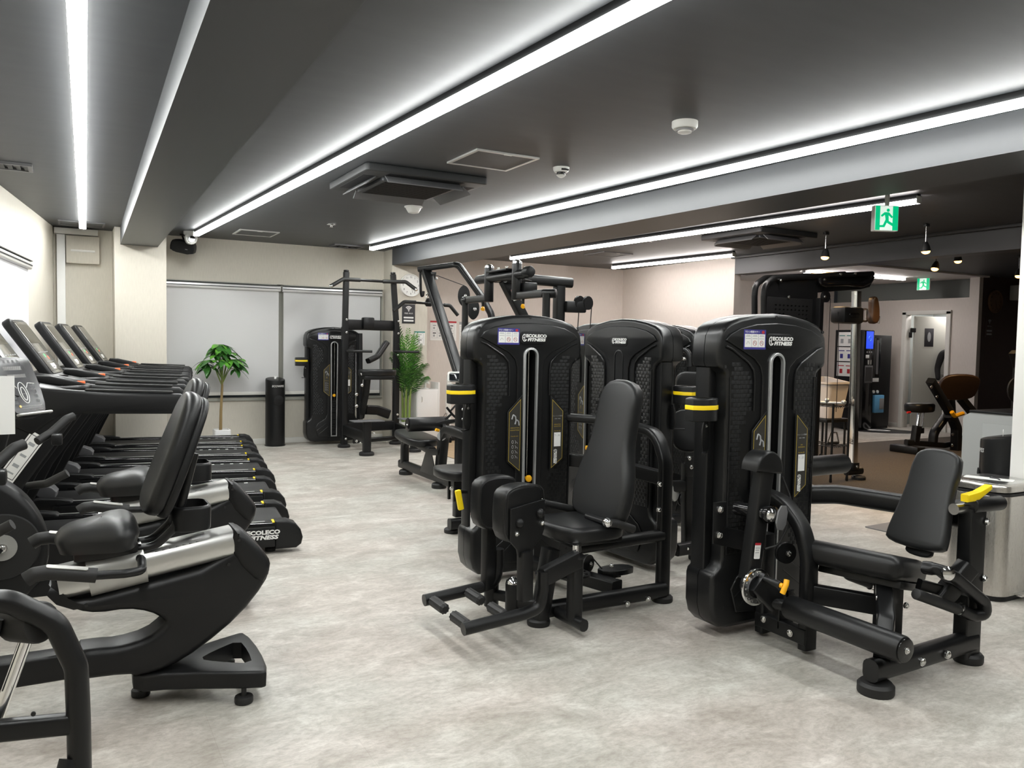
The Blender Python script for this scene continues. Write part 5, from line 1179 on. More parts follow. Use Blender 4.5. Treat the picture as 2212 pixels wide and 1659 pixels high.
    for x, y in ((.61, -.20), (.61, .20), (.255, .05)):
        MB().cyl((x, y, .0), (x, y, .03), .036, 18, .006).cyl((x, y, .03), (x, y, .10), .010, 10).build('levelling_foot', 'rubber_black', t)
    # drive housing with crank and pedals
    hs = smooth_poly([(-.92, .14), (-.45, .12), (-.30, .20), (-.24, .38), (-.28, .55), (-.38, .70), (-.55, .80), (-.80, .78), (-.98, .50), (-1.0, .26)], 2)
    hh = MB().prism(hs, .20, frame((0, .10, 0), (1, 0, 0), (0, 0, 1)), .035).build('drive_housing', 'black_plastic', t)
    MB().lathe([(.16, 0), (.155, .012), (.06, .014)], (-.445, -.10, .43), (0, -1, 0), 36).build('crank_cover', 'rubber_black', hh)
    MB().lathe([(.062, .012), (.062, .022), (.03, .024)], (-.445, -.10, .43), (0, -1, 0), 30).build('crank_disc', 'silver_paint', hh)
    MB().bolt((-.445, -.125, .43), (0, -1, 0), .018, .02).build('crank_bolt', 'steel_bolt', hh)
    MB().bar([(-.445, -.135, .43), (-.55, -.135, .32)], .02, .035, 0, (0, 1, 0), .006).build('crank_arm', 'black_steel', hh)
    MB().box(-.62, -.48, -.26, -.15, .30, .33, .008).build('pedal', 'rubber_black', hh)
    MB().tube([(-.34, -.0, .70), (-.26, -.08, .72), (-.17, -.10, .77)], .02, 10, fil=.03).build('handle_stub', 'rubber_black', t)
    # console mast, front handlebar, console
    MB().bar([(-.52, 0, .74), (-.42, 0, 1.16)], .10, .07, 0, (0, 1, 0), .02).build('mast', 'black_plastic', t)
    MB().tube([(-.30, .0, .92), (-.24, .05, .955), (-.17, .10, 1.02), (-.14, .12, 1.03)], .021, 12, fil=.05).build('front_grip', 'rubber_black', t)
    MB().box(-.24, -.19, -.04, .03, .90, .955, .01).build('cable_clip', 'black_plastic', t)
    c0 = V(-.33, 0, 1.06); th = math.radians(24); F = frame(c0, (0, 1, 0), (-math.sin(th), 0, math.cos(th)))
    F = Matrix.Translation(c0) @ Matrix.Rotation(math.radians(-36), 4, 'Z') @ Matrix.Translation(-c0) @ F
    co = smooth_poly([(-.10, -.02), (.10, -.02), (.135, .06), (.145, .24), (.13, .30), (-.13, .30), (-.145, .24), (-.135, .06)], 1)
    c = MB().prism(co, .05, F @ Matrix.Translation((0, 0, -.04)), .016).build('console', 'black_plastic', t)
    MB().prism([(x*.92, y*.95+.006) for x, y in co], .003, F @ Matrix.Translation((0, 0, .0095)), .001).build('console_face', 'console_face_dark', c)
    Z = .0125
    def loop(pts, m, nm, r=.0022): MB().tube([F @ V(x, y, Z) for x, y in pts], r, 5, closed=True).build(nm, m, c)
    loop([(.028*math.cos(a*PI/10), .105+.055*math.sin(a*PI/10)) for a in range(20)], 'print_white', 'key_ring'); loop([(.015*math.cos(a*PI/10), .10+.035*math.sin(a*PI/10)) for a in range(20)], 'print_white', 'key_ring')
    MB().prism(rect2(-.015, .015, .098, .101), .001, F @ Matrix.Translation((0, 0, Z-.001))).build('key_line', 'print_white', c)
    for s in (-1, 1):
        MB().tube([F @ V(s*x, y, Z) for x, y in ((.032, .13), (.05, .155), (.095, .15))], .002, 5).build('key_arc', 'print_white', c)
        for k in range(4): MB().prism(rrect(.03, .018, .004), .001, F @ Matrix.Translation((s*.075, .135-.026*k, Z-.001))).build('soft_key', 'print_grey', c)
    MB().prism(rect2(-.06, .06, .185, .203), .001, F @ Matrix.Translation((0, 0, Z-.001))).build('notice_sticker', 'print_white', c); MB().prism(rect2(-.07, .05, .225, .245), .001, F @ Matrix.Translation((.0, 0, Z-.001))).build('notice_sticker', 'print_white', c)
    MB().cyl(F @ V(-.06, .035, Z), F @ V(-.06, .035, Z+.003), .007, 10).build('amber_key', 'amber_key', c)
    for k in range(3): MB().prism(rect2(-.05, .09, .012+.011*k, .015+.011*k), .001, F @ Matrix.Translation((0, 0, Z-.001))).build('print_line', 'print_white', c)
    MB().tube([F @ V(-.11, -.01, .02), F @ V(-.11, -.012, .035), F @ V(.11, -.012, .035), F @ V(.11, -.01, .02)], .007, 8, fil=.01).build('book_rest', 'silver_paint', c)
    for k in range(4): MB().prism(rect2(-.055+.03*k, -.04+.03*k, .262, .28), .001, F @ Matrix.Translation((0, 0, Z-.001))).build('display_digit', 'print_grey', c)
    return t
BKE = make_bike()
for i, (x, y, lab) in enumerate(((0, 3.45, 'nearest recumbent exercise bike with silver seat rail'), (.175, 4.60, 'recumbent exercise bike farther back, between the nearest bike and the treadmills'))):
    o = BKE if i == 0 else copy_tree(BKE); o.location = (x, y, 0); o['label'] = lab
pn = MB().prism(rect2(-.08, .08, -.13, .13), .002, frame(AY(-14, 876, 4.2), (1, .1, 0), (0, 0, 1))).build('paper_notice', 'print_white'); tag(pn, 'white paper sheet hanging at the left edge beside the bike console', 'paper')

# ------------------------------------------------------------------ machine frame cut off in the lower left corner
EL = thing('elliptical_trainer', 'black tubular machine frame with chrome guide rods, cut off in the lower-left corner', 'gym machine', (-.25, 2.45, 0))
def el(mb, name, m='black_steel', parent=None): return W(mb, name, m, parent or EL, EL)
YE = 2.42
el(MB().tube([AY(-260, 1330, YE), AY(-120, 1302, YE), AY(20, 1298, YE), AY(120, 1345, YE), AY(165, 1440, YE), AY(170, 1560, YE), AY(172, 1660, YE), AY(174, 1850, YE)], .030, 18, fil=.09, seg=6), 'arch_tube')
el(MB().tube([AY(-260, 1330, YE+.45), AY(-120, 1302, YE+.45), AY(20, 1298, YE+.45), AY(120, 1345, YE+.45), AY(165, 1440, YE+.45), AY(170, 1560, YE+.45), AY(174, 1850, YE+.45)], .030, 18, fil=.09, seg=6) if False else MB().tube([AY(152, 1640, YE), AY(120, 1760, YE-.05)], .028, 16), 'lower_tube')
el(MB().bar([AY(160, 1562, YE), AY(-120, 1590, YE)], .04, .055, 0, (0, 0, 1), .012), 'cross_bar'); el(MB().cyl(AY(72, 1541, YE-.02), AY(72, 1543, YE-.026), .006, 8), 'bolt_hole', 'black_gap')
for k in (0, .055):
    el(MB().cyl(AY(70, 1345, YE+.06+k), AY(-60, 1700, YE+.06+k), .0165, 18), 'guide_rod', 'chrome')
el(MB().cyl(AY(30, 1340, YE+.10), AY(92, 1345, YE+.02), .055, 22, .01), 'rod_bushing', 'rubber_black')
el(MB().bar([AY(-20, 1335, YE+.05), AY(-60, 1500, YE+.05)], .06, .03, 0, (0, 1, 0), .006), 'bushing_bracket', 'black_plastic')
el(foot(MB(), AY(174, 1850, YE).x, YE, .05, .04), 'levelling_foot', 'rubber_black')

# ------------------------------------------------------------------ things along the back wall
rnd = random.Random(11)
# potted money tree
PT = thing('potted_tree', 'small potted tree with a bare trunk and a bushy green crown by the blinds', 'potted plant', (1.77, 10.93, 0))
MB().prism(rrect(.20, .20, .02), .26, Matrix(), .01, [rrect(.17, .17, .015)]).build('pot', 'pot_white', PT); MB().prism(rrect(.17, .17, .015), .02, Matrix.Translation((0, 0, .215))).build('soil', 'soil', PT)
tr = MB().tube([(-.015, 0, .22), (-.01, 0, .5), (.005, 0, .82), (.005, 0, .95)], .018, 8, scale=[1.15, 1, .85, .7]); tr.build('trunk', 'trunk', PT)
def leaf_mesh(L, w, droop):
    mb = MB(); N = 6; vs = []; fs = []
    for i in range(N+1):
        t = i/N; ww = w*math.sin(PI*min(1, t*.93+.04))**.8; z = -droop*t*t
        vs += [V(L*t, -ww, z+.15*ww), V(L*t, 0, z), V(L*t, ww, z+.15*ww)]
    for i in range(N): a = 3*i; fs += [(a, a+3, a+4, a+1), (a+1, a+4, a+5, a+2)]
    return mb.add(vs, fs)
lm_d = leaf_mesh(.17, .032, .06).mesh('leaf', 'leaf_dark'); lm_l = leaf_mesh(.15, .030, .04).mesh('leaf', 'leaf_light')
for k in range(21):
    if k < 12: a = 2*PI*k/12+rnd.uniform(-.2, .2); R = rnd.uniform(.16, .22); z = rnd.uniform(1.04, 1.18)
    else: a = rnd.uniform(0, 2*PI); R = rnd.uniform(.02, .12); z = rnd.uniform(1.22, 1.36)
    p1 = V(R*math.cos(a), R*math.sin(a)*(.5 if math.sin(a) > 0 else 1), z); 
    MB().tube([(.005, 0, rnd.uniform(.78, .92)), (p1.x*.55, p1.y*.55, z*.6+.42), p1], .005, 5, fil=.1).build('branch', 'stem_green', PT)
    for j in range(6):
        b = a + (j-2.5)*.75 + rnd.uniform(-.15, .15)
        o = bpy.data.objects.new('leaf', lm_l if z > 1.14 and j % 2 else lm_d); col.objects.link(o); o.parent = PT; o.location = p1
        o.rotation_euler = (rnd.uniform(-.3, .3), rnd.uniform(-.15, .5), b); s = rnd.uniform(.95, 1.3)*(.75 if math.sin(b) > .3 else 1); o.scale = (s, s, s)
# wipes stands
def wipes(loc, ang, label):
    t = thing('wipes_dispenser', label, 'wipes dispenser', loc, ang, 'wipes stands')
    r = .128
    body = MB(); n = 40; vs = []; fs = []
    for i, (rr_, z) in enumerate(((r*.99, 0), (r, .006), (r, .30), (r, .60), (r, .885), (r*.985, .90), (r*.9, .905))):
        for k in range(n): a = 2*PI*k/n; vs.append(V(rr_*math.cos(a), rr_*math.sin(a), z + (.02*math.sin(a) if z > .8 else 0)))
    for i in range(6):
        for k in range(n): fs.append((i*n+k, i*n+(k+1) % n, (i+1)*n+(k+1) % n, (i+1)*n+k))
    fs += [tuple(reversed(range(n))), tuple(range(6*n, 7*n))]
    body.add(vs, fs); b = body.build('cylinder', 'black_steel', t)
    MB().lathe([(r*1.06, 0), (r*1.06, .012)], n=40).build('base_plate', 'black_steel', t)
    MB().prism([(.068*math.cos(a*PI/14), .62-.0+.068*math.sin(a*PI/14)) for a in range(28)], .006, frame((0, -r-.002, 0), (1, 0, 0), (0, 0, 1)), .002).build('round_flap', 'black_plastic', b)
    MB().lathe([(r*1.004, .50), (r*1.004, .503)], n=40).build('door_seam', 'black_gap', b)
    MB().prism(smooth_poly([(-.018, 0), (.012, 0), (.02, .05), (.0, .03), (-.012, .055)], 1), .004, frame((0, 0, .90), (1, 0, 0), (0, 0, 1))).build('wipe', 'print_white', t)
    tx = text_mb('ECOWIPES', .036, frame((0, 0, 0), (1, 0, 0), (0, 0, 1)), .0006, .0012, .15, 1.0)
    tx.v = [V(math.sin(v.x/r)*(r+.0015), -math.cos(v.x/r)*(r+.0015), v.z+.81) for v in tx.v]; tx.build('lettering', 'print_white', b)
    return t
wipes((2.48, 11.06, 0), -.23+.35, 'black cylindrical wipes dispenser standing between the tree and the dip machine')
wipes((5.30, 2.99, 0), 3.62, 'black wipes dispenser behind the steel bin at the right edge')
# potted palm
PA = thing('potted_palm', 'tall potted palm with feathery fronds beside the dip machine', 'potted plant', (4.22, 10.68, 0))
MB().lathe([(.10, 0), (.115, .02), (.122, .10), (.117, .115), (.126, .13), (.123, .20), (.13, .215), (.132, .29), (.138, .31), (.126, .312), (.12, .27)], n=36).build('pot', 'pot_white', PA); MB().lathe([(.121, .26), (.08, .272), (.01, .275)], n=24).build('soil', 'soil', PA)
for k in range(6):
    a = 2*PI*k/6; MB().tube([(.05*math.cos(a), .05*math.sin(a), .27), (.06*math.cos(a), .06*math.sin(a), .62), (.075*math.cos(a+.2), .075*math.sin(a+.2), .80)], .013, 8, scale=[1.2, 1, .7]).build('stem', 'stem_green', PA)
for k in range(30):
    a = 2*PI*k/30*3.6 + rnd.uniform(-.2, .2); tier = k/29
    spread = .30-.18*tier + rnd.uniform(-.03, .03); zt = .92+.72*tier + rnd.uniform(-.04, .04); z0 = .62+.25*tier
    p0 = V(.04*math.cos(a), .04*math.sin(a), z0); p1 = V(spread*.45*math.cos(a), spread*.45*math.sin(a), (z0+zt)/2+.10); p2 = V(spread*math.cos(a), spread*math.sin(a)*(.3 if math.sin(a) > 0 else 1), zt)
    mb = MB(); pts = [p0*(1-t)**2+p1*2*t*(1-t)+p2*t*t for t in [i/14 for i in range(15)]]
    mb.tube(pts, .005, 5, scale=[1.2-.06*i for i in range(15)])
    for i in range(2, 15):
        for s in (-1, 1):
            tdir = (pts[min(i+1, 14)]-pts[i-1]).normalized(); side = tdir.cross(V(0, 0, 1)).normalized()*s
            Ll = .21*math.sin(PI*(.25+.72*i/15))+.03; d = (tdir*.75+side*.75+V(0, 0, -.02-.25*(1-tier))).normalized(); w = tdir.cross(d).normalized().cross(d).normalized()*.009
            q = pts[i]; d.y *= .45 if d.y > 0 else 1; e = q+d*Ll+V(0, 0, -.03); m = q+d*Ll*.5+V(0, 0, .004)
            mb.add([q, m+w, e, m-w], [(0, 1, 2, 3)])
    mb.build('frond', 'palm_leaf' if tier < .75 else 'leaf_light', PA)
# clock, wifi sign, posters
def clock(c, u, r, label, face='print_white', rim='white_plastic', ink='print_dark', hands=(4.85, 27.5)):
    t = thing('wall_clock', label, 'clock', c, 0)
    M = frame((0, 0, 0), u, (0, 0, 1))
    MB().lathe([(r, 0), (r, .02), (r*.965, .034), (r*.90, .03), (r*.895, .018)], (0, 0, 0), M.to_3x3() @ V(0, 0, 1), 40, False).build('rim', rim, t)
    MB().prism([(r*.91*math.cos(a*PI/20), r*.91*math.sin(a*PI/20)) for a in range(40)], .017, M @ Matrix.Translation((0, 0, .001))).build('dial', face, t)
    mb = MB()
    for h in range(1, 13):
        a = PI/2-h*PI/6; q = text_mb(str(h), r*.25, M @ Matrix.Translation((r*.72*math.cos(a), r*.72*math.sin(a), .0195)), .0006); mb.add(q.v, q.f)
    mb.build('numerals', ink, t)
    for hh, L, w in ((hands[0]/12*2*PI, .42, .014), (hands[1]/60*2*PI, .68, .010)):
        a = PI/2-hh; d = V(math.cos(a), math.sin(a), 0); MB().sweep([M @ (d*(-.1*r)+V(0, 0, .022)), M @ (d*L*r+V(0, 0, .022))], rrect(r*w*2.4, .003, .001, 1), M.to_3x3() @ V(0, 0, 1)).build('hand', ink, t)
    return t
clock((4.37, 10.948, 2.25), (1, 0, 0), .165, 'round white wall clock above the palm')
def wifi_sign(c, u, w, h, label, dim=False):
    t = thing('wifi_sign', label, 'sign', c, 0); M = frame((0, 0, 0), u, (0, 0, 1)); wm = 'print_grey' if dim else 'print_white'
    MB().prism(rect2(-w/2, w/2, -h/2, h/2), .01, M, .002).build('board', 'wall_brown' if dim else 'print_dark', t)
    for k, rr_ in enumerate((.10, .20, .30)):
        MB().sweep([M @ V(w*rr_*math.cos(math.radians(a)), h*.16+w*rr_*math.sin(math.radians(a)), .0105) for a in range(45, 136, 10)], rrect(w*.06, .002, .0008, 1), M.to_3x3() @ V(0, 0, 1)).build('wave_arc', wm, t)
    MB().prism([(w*.045*math.cos(a*PI/6), h*.155+w*.045*math.sin(a*PI/6)) for a in range(12)], .002, M @ Matrix.Translation((0, 0, .0098))).build('wave_dot', wm, t)
    text_mb('FREE Wi-Fi', w*.14, M @ Matrix.Translation((0, h*.02, .0105)), .0005).build('lettering', wm, t)
    for z in (-.20, -.36): MB().prism(rrect(w*.76, h*.085, .006), .001, M @ Matrix.Translation((0, h*z, .0098))).build('text_bar', wm, t)
    return t
wifi_sign((4.345, 10.949, 1.84), (1, 0, 0), .20, .275, 'black free wifi sign under the white clock')
def poster(c, u, w, h, label, head, rows, cols_):
    t = thing('wall_poster', label, 'poster', c, 0, 'notices on the wall'); M = frame((0, 0, 0), u, (0, 0, 1))
    MB().prism(rect2(-w/2, w/2, -h/2, h/2), .003, M).build('sheet', 'print_white', t)
    MB().prism(rect2(-w/2, w/2, h/2-h*.09, h/2), .0008, M @ Matrix.Translation((0, 0, .003))).build('header', head, t)
    for i in range(rows):
        for j in range(cols_):
            x0 = -w*.44+j*w*.88/cols_; z0 = h*.36-i*h*.78/rows; ww = w*.80/cols_; hh = h*.70/rows
            MB().prism(rect2(x0, x0+ww, z0-hh, z0), .0006, M @ Matrix.Translation((0, 0, .003)), 0, [rect2(x0+.003, x0+ww-.003, z0-hh+.003, z0-.003)]).build('panel_border', 'print_grey', t)
            MB().prism(rect2(x0+ww*.2, x0+ww*.8, z0-hh*.35, z0-hh*.2), .0006, M @ Matrix.Translation((0, 0, .003))).build('panel_text', 'print_dark' if (i+j) % 2 else 'print_grey', t)
            MB().prism(rect2(x0+ww*.25, x0+ww*.6, z0-hh*.8, z0-hh*.5), .0006, M @ Matrix.Translation((0, 0, .003))).build('panel_picture', 'print_grey', t)
    return t
poster((5.10, 11.398, 1.615), (1, 0, 0), .44, .30, 'large notice sheet with a dark red header beside the slanted frame', 'print_red', 2, 4)
poster((5.46, 11.398, 1.53), (1, 0, 0), .18, .46, 'tall narrow text notice right of the red-headed sheet', 'print_grey', 4, 1)
poster((4.52, 10.949, 1.49), (1, 0, 0), .17, .20, 'small notice with a green bar behind the palm', 'print_teal', 2, 1)
# white cabinet with a thermometer stand and cable
CB = thing('white_cabinet', 'low white cabinet with one door behind the palm', 'cabinet', (4.53, 10.63, 0))
MB().box(-.165, .165, .012, .30, .0, .765, .003).build('body', 'cabinet_white', CB); d_ = MB().box(-.155, .155, 0, .014, .07, .745, .003).build('door', 'cabinet_white', CB)
MB().tube([(-.10, 0, .66), (-.10, -.025, .655), (-.10, -.03, .62), (-.10, -.025, .585), (-.10, 0, .58)], .005, 8, fil=.02).build('handle', 'steel_bolt', d_)
MB().box(.165, .19, .012, .30, .0, .86, .003).build('side_board', 'cabinet_white', CB)
TH = thing('thermometer_stand', 'small white handheld device on its stand on top of the cabinet', 'thermometer', (4.54, 10.76, .7655))
MB().lathe([(.05, 0), (.05, .01), (.02, .016)], n=20).build('stand_base', 'white_plastic', TH); MB().bar([(0, 0, .01), (0, 0, .09)], .03, .03, 0, (1, 0, 0), .008).build('stand_post', 'white_plastic', TH)
MB().prism(smooth_poly([(-.10, .16), (-.08, .19), (.03, .13), (.07, .08), (.05, .06), (-.02, .10)], 2), .04, frame((0, .02, 0), (1, 0, 0), (0, 0, 1)), .01).build('device', 'print_white', TH)
SA = thing('scale_display', 'white wall-side display on a post behind the lat machine', 'body scale', (4.98, 10.9, 0))
MB().bar([(0, 0, .02), (0, 0, .95)], .05, .07, 0, (1, 0, 0), .012).build('post', 'white_plastic', SA); MB().box(-.20, .25, -.25, .15, 0, .08, .02).build('platform', 'black_plastic', SA)
MB().tube([(-.03, -.05, .70), (-.06, -.06, .55), (-.05, -.05, .40)], .02, 8, fil=.05).build('hand_grip', 'white_plastic', SA); MB().tube([(-.05, -.05, .42), (-.10, -.03, .33), (-.18, 0, .30), (-.26, .05, .25)], .004, 6, fil=.05).build('cable', 'rubber_black', SA)

# ------------------------------------------------------------------ cable machine
FT = thing('cable_machine', 'black cable machine with a chrome upright and perforated panel behind the leg extension', 'gym machine', (6.9, 5.95, 0))
def ft(mb, name, m='black_steel', parent=None): return W(mb, name, m, parent or FT, FT)
YT = 5.9
def fxz(px): return [(AY(x, y, YT).x, AY(x, y, YT).z) for x, y in px]
pan = fxz([(1651, 700), (1651, 630), (1656, 615), (1670, 605), (1690, 601), (1884, 595), (1888, 606), (1880, 620), (1860, 625), (1768, 632), (1765, 700)])
ft(MB().prism(pan, .012, frame((0, YT+.02, 0), (1, 0, 0), (0, 0, 1)), .003), 'side_panel', 'shroud_plastic')
for dy in (0, .30):
    o = 0 if dy == 0 else -20
    ft(MB().tube([AY(1650+o, 1040, YT+dy), AY(1650+o, 640, YT+dy), AY(1652+o, 615, YT+dy), AY(1672+o, 601, YT+dy), AY(1884+o*3, 592, YT+dy)], .032, 14, fil=.14, seg=7), 'arched_tube')
holes = []; x0, z1 = fxz([(1668, 655)])[0]; x1, z0 = fxz([(1742, 700)])[0]
for i in range(4):
    for j in range(9):
        if i >= 2 and 3 <= j <= 5: continue
        hx = x0+(x1-x0)*(j+.5)/9; hz = z1-(z1-z0)*(i+.4)/4.6; holes.append([(hx+.015*math.cos(-a*PI/3), hz+.009*math.sin(-a*PI/3)) for a in range(6)])
a_, b_ = fxz([(1654, 641)])[0], fxz([(1750, 705)])[0]
ft(MB().prism(rect2(a_[0], b_[0], b_[1], a_[1]), .012, frame((0, YT-.01, 0), (1, 0, 0), (0, 0, 1)), .002, holes), 'perforated_panel', 'vinyl_grey')
ft(MB().box(a_[0], b_[0], YT-.002, YT+.01, b_[1], a_[1]), 'panel_backing', 'black_matte')
ft(MB().box(AY(1766, 700, YT).x-.03, AY(1766, 700, YT).x+.03, YT-.05, YT+.12, .1, 1.98, .006), 'tower_post'); ft(MB().box(6.2, 6.9, YT+.06, YT+.30, .06, 1.72, .02), 'stack_cover', 'black_plastic')
for px in ((1687, 606), (1816, 592), (1848, 591), (1781, 604), (1704, 642)): ft(MB().bolt(AY(*px, YT-.035), (0, -1, 0), .014), 'bolt', 'steel_bolt')
ft(MB().tube([AY(x, y, YT-.04) for x, y in ((1770, 600), (1772, 610), (1784, 614), (1830, 612), (1862, 615), (1880, 606), (1884, 598))], .03, 12, fil=.05), 'arm_highlight_tube', 'black_gloss')  # glossy tube stands in for the highlight along the arm
pt, pb = V(7.55, YT, 2.08), V(7.60, YT, .14)
ft(MB().bar([pb, pt], .075, .075, 0, (1, 0, 0), .006), 'chrome_upright', 'chrome')
ft(MB().bar([(7.50, YT, .10), (7.74, YT, .10)], .075, .08, 0, (0, 0, 1), .03), 'base_bar'); ft(foot(MB(), 7.68, 5.88, .075, .05), 'levelling_foot', 'rubber_black'); ft(MB().box(7.55, 7.65, YT-.05, YT+.05, .12, .20, .005), 'upright_socket'); ft(MB().bolt((7.60, YT-.055, .16), (0, -1, 0), .013), 'bolt', 'steel_bolt')
ft(MB().box(6.1, 6.2, 5.4, 6.4, .0, .09, .02), 'rear_base')
q = AY(1838, 681, YT-.06); tb_ = ft(MB().box(q.x-.17, q.x+.15, YT-.12, YT+.08, q.z-.09, q.z+.09, .035), 'trolley', 'black_plastic'); ft(MB().prism(rrect(.16, .05, .024), .006, frame((q.x-.02, YT-.12, q.z), (1, 0, 0), (0, 0, 1)), .002), 'trolley_inset', 'black_gloss', tb_)
ft(MB().tube([AY(1862, 668, YT), AY(1872, 668, YT), AY(1872, 694, YT), AY(1858, 693, YT)], .012, 8, fil=.01), 'trolley_bracket', 'steel_bolt')
ft(MB().lathe([(.06, -.015), (.06, -.006), (.05, 0), (.06, .006), (.06, .015)], AY(1783, 641, YT-.03), (0, -1, 0), 26), 'pulley', 'black_plastic'); ft(MB().bolt(AY(1782, 641, YT-.05), (0, -1, 0), .014), 'bolt', 'steel_bolt')
ft(MB().tube([AY(1794, 645, YT-.03), AY(1789, 760, YT-.03), AY(1783, 985, YT-.03)], .004, 6), 'cable', 'rubber_black'); ft(MB().tube([AY(1812, 678, YT-.03), AY(1810, 800, YT-.03), AY(1806, 890, YT-.03)], .004, 6), 'cable', 'rubber_black'); ft(MB().cyl(AY(1812, 674, YT-.03), AY(1812, 682, YT-.03), .02, 10), 'cable_stop', 'black_plastic')
GL = thing('cable_grip', 'brown leather cable handle hanging on the chrome upright', 'cable handle', AY(1884, 672, YT-.05))
MB().prism(smooth_poly([(-.04, .14), (.02, .17), (.06, .13), (.09, .02), (.09, -.12), (.0, -.15), (-.05, -.10), (-.03, .0)], 2), .08, frame((0, .04, 0), (1, 0, 0), (0, 0, 1)), .025).build('grip_body', 'vinyl_brown', GL)
MB().tube([(.10, 0, -.03), (.13, 0, -.06), (.125, 0, -.13), (.10, 0, -.13), (.095, 0, -.08)], .006, 6, closed=True).build('clip', 'steel_bolt', GL)

# wire rack with handles, tub, small plant
RK = thing('wire_rack', 'black wire rack with chrome cable handles beside the chrome upright', 'rack', (7.33, 6.16, 0))
rx0, rx1, ry0, ry1 = -.13, .13, -.30, .30
for x in (rx0, rx1):
    for y in (ry0, ry1): MB().cyl((x, y, .06), (x, y, .86), .0125, 10).lathe([(.010, 0), (.016, .02), (.013, .06)], (x, y, 0), n=10).build('post', 'black_steel', RK)
for z in (.40, .83):
    w = MB()
    for k in range(9): y = ry0+(ry1-ry0)*k/8; w.cyl((rx0, y, z), (rx1, y, z), .003, 5)
    for x in (rx0, 0, rx1): w.cyl((x, ry0, z-.006), (x, ry1, z-.006), .005, 6)
    for y in (ry0, ry1): w.tube([(rx0+(rx1-rx0)*k/16, y, z-(.02 if k % 2 else 0)) for k in range(17)], .003, 5)
    w.build('wire_shelf', 'black_steel', RK)['kind'] = 'stuff'
HD = thing('row_handle', 'chrome triangular cable handle on the lower rack shelf', 'cable handle', (7.33, 5.95, .405))
MB().cyl((-.08, 0, .016), (.08, 0, .016), .016, 12).build('grip', 'rubber_black', HD); MB().tube([(-.09, 0, .02), (-.04, 0, .13), (.05, 0, .13), (.09, 0, .02)], .008, 8, fil=.01).build('frame', 'chrome', HD)
HE = thing('straight_bar_handle', 'chrome bar handle lying on the upper rack shelf', 'cable handle', (7.33, 5.98, .835))
MB().cyl((-.12, .2, .02), (.13, -.06, .02), .017, 12).build('bar', 'silver_rail', HE); MB().ball((.0, .07, .045), .026, 10).build('swivel', 'silver_rail', HE); MB().ball((.12, -.05, .03), .03, 10).build('bar_end', 'silver_rail', HE)
TB = thing('laundry_tub', 'pale beige tub on a wheeled stand left of the black vending machine', 'tub', (8.45, 7.0, 0))
def tubm():
    a = [(-.2, -.22), (.2, -.22), (.2, .22), (-.2, .22)]; mb = MB(); vs = []; fs = []
    rings = [(.72, .58), (1.0, 1.03), (1.06, 1.035), (1.06, 1.01), (1.03, 1.01)]
    ol = rrect(.42, .44, .07, 4); n = len(ol)
    for s, z in rings: vs += [V(x*s, y*s, z+(.05*(y > .1)*(x > .05) if z > .9 else 0)) for x, y in ol]
    for i in range(4):
        for j in range(n): fs.append((i*n+j, i*n+(j+1) % n, (i+1)*n+(j+1) % n, (i+1)*n+j))
    fs.append(tuple(reversed(range(n)))); return mb.add(vs, fs)
tubm().build('tub', 'basket', TB)
MB().box(-.2, .2, -.2, .2, .53, .575, .008).build('stand_top', 'black_plastic', TB)
for x in (-.17, .17):
    for y in (-.17, .17): MB().cyl((x, y, .08), (x, y, .54), .014, 8).lathe([(.035, -.012), (.035, .012)], (x, y, .045), (1, 0, 0), 14).build('leg', 'black_steel', TB)
SP = thing('leafy_plant', 'few green leaves of a potted plant above the tub', 'potted plant', (8.75, 7.62, 0))
MB().lathe([(.10, 0), (.14, .28), (.13, .28), (.12, .24)], n=20).build('pot', 'pot_white', SP); MB().tube([(0, 0, .2), (0, 0, .9), (.02, 0, 1.42)], .012, 8).build('stem', 'stem_green', SP)
for k in range(9):
    o = bpy.data.objects.new('leaf', lm_d); col.objects.link(o); o.parent = SP; o.location = (0, 0, .85+.065*k); o.rotation_euler = (0, .2, k*2.4); o.scale = (1.5, 1.8, 1)

# ------------------------------------------------------------------ far room: vending machines, mat, bench
VM = thing('drink_server', 'tall black drink server with a blue screen in the far room', 'vending machine', (12.47, 9.50, 0))
MB().box(-.20, .20, .0, .50, .02, 1.79, .008).build('body', 'black_plastic', VM)
MB().box(-.195, -.06, -.012, .0, .05, 1.77, .004).build('door_panel', 'shroud_plastic', VM); MB().box(-.055, .195, -.014, .0, .02, 1.785, .004).build('front_panel', 'black_gloss', VM)
sc_ = MB().box(-.02, .17, -.017, -.013, 1.46, 1.77, .001).build('screen', 'screen_blue', VM); MB().tube([(.075+.035*math.cos(a*PI/8), -.018, 1.64+.04*math.sin(a*PI/8)) for a in range(16)], .006, 5, closed=True).build('screen_emblem', 'light_blue', sc_)
for k in range(3): MB().cyl((.01+.06*k, -.014, 1.40), (.01+.06*k, -.02, 1.40), .014, 12).build('button', 'grey_plastic', VM)
MB().box(-.02, .07, -.018, -.013, 1.29, 1.35, .001).build('price_card', 'print_white', VM)
MB().box(-.03, .18, -.0165, -.012, .85, 1.16, .002).build('dispense_niche', 'mid_grey', VM); MB().box(-.01, .16, -.019, -.0165, .88, 1.13).build('niche_window', 'dark_glass', VM); MB().cyl((.05, -.02, 1.18), (.05, -.02, 1.26), .02, 12).cyl((.11, -.02, 1.18), (.11, -.02, 1.26), .014, 12).build('nozzle', 'steel_bolt', VM)
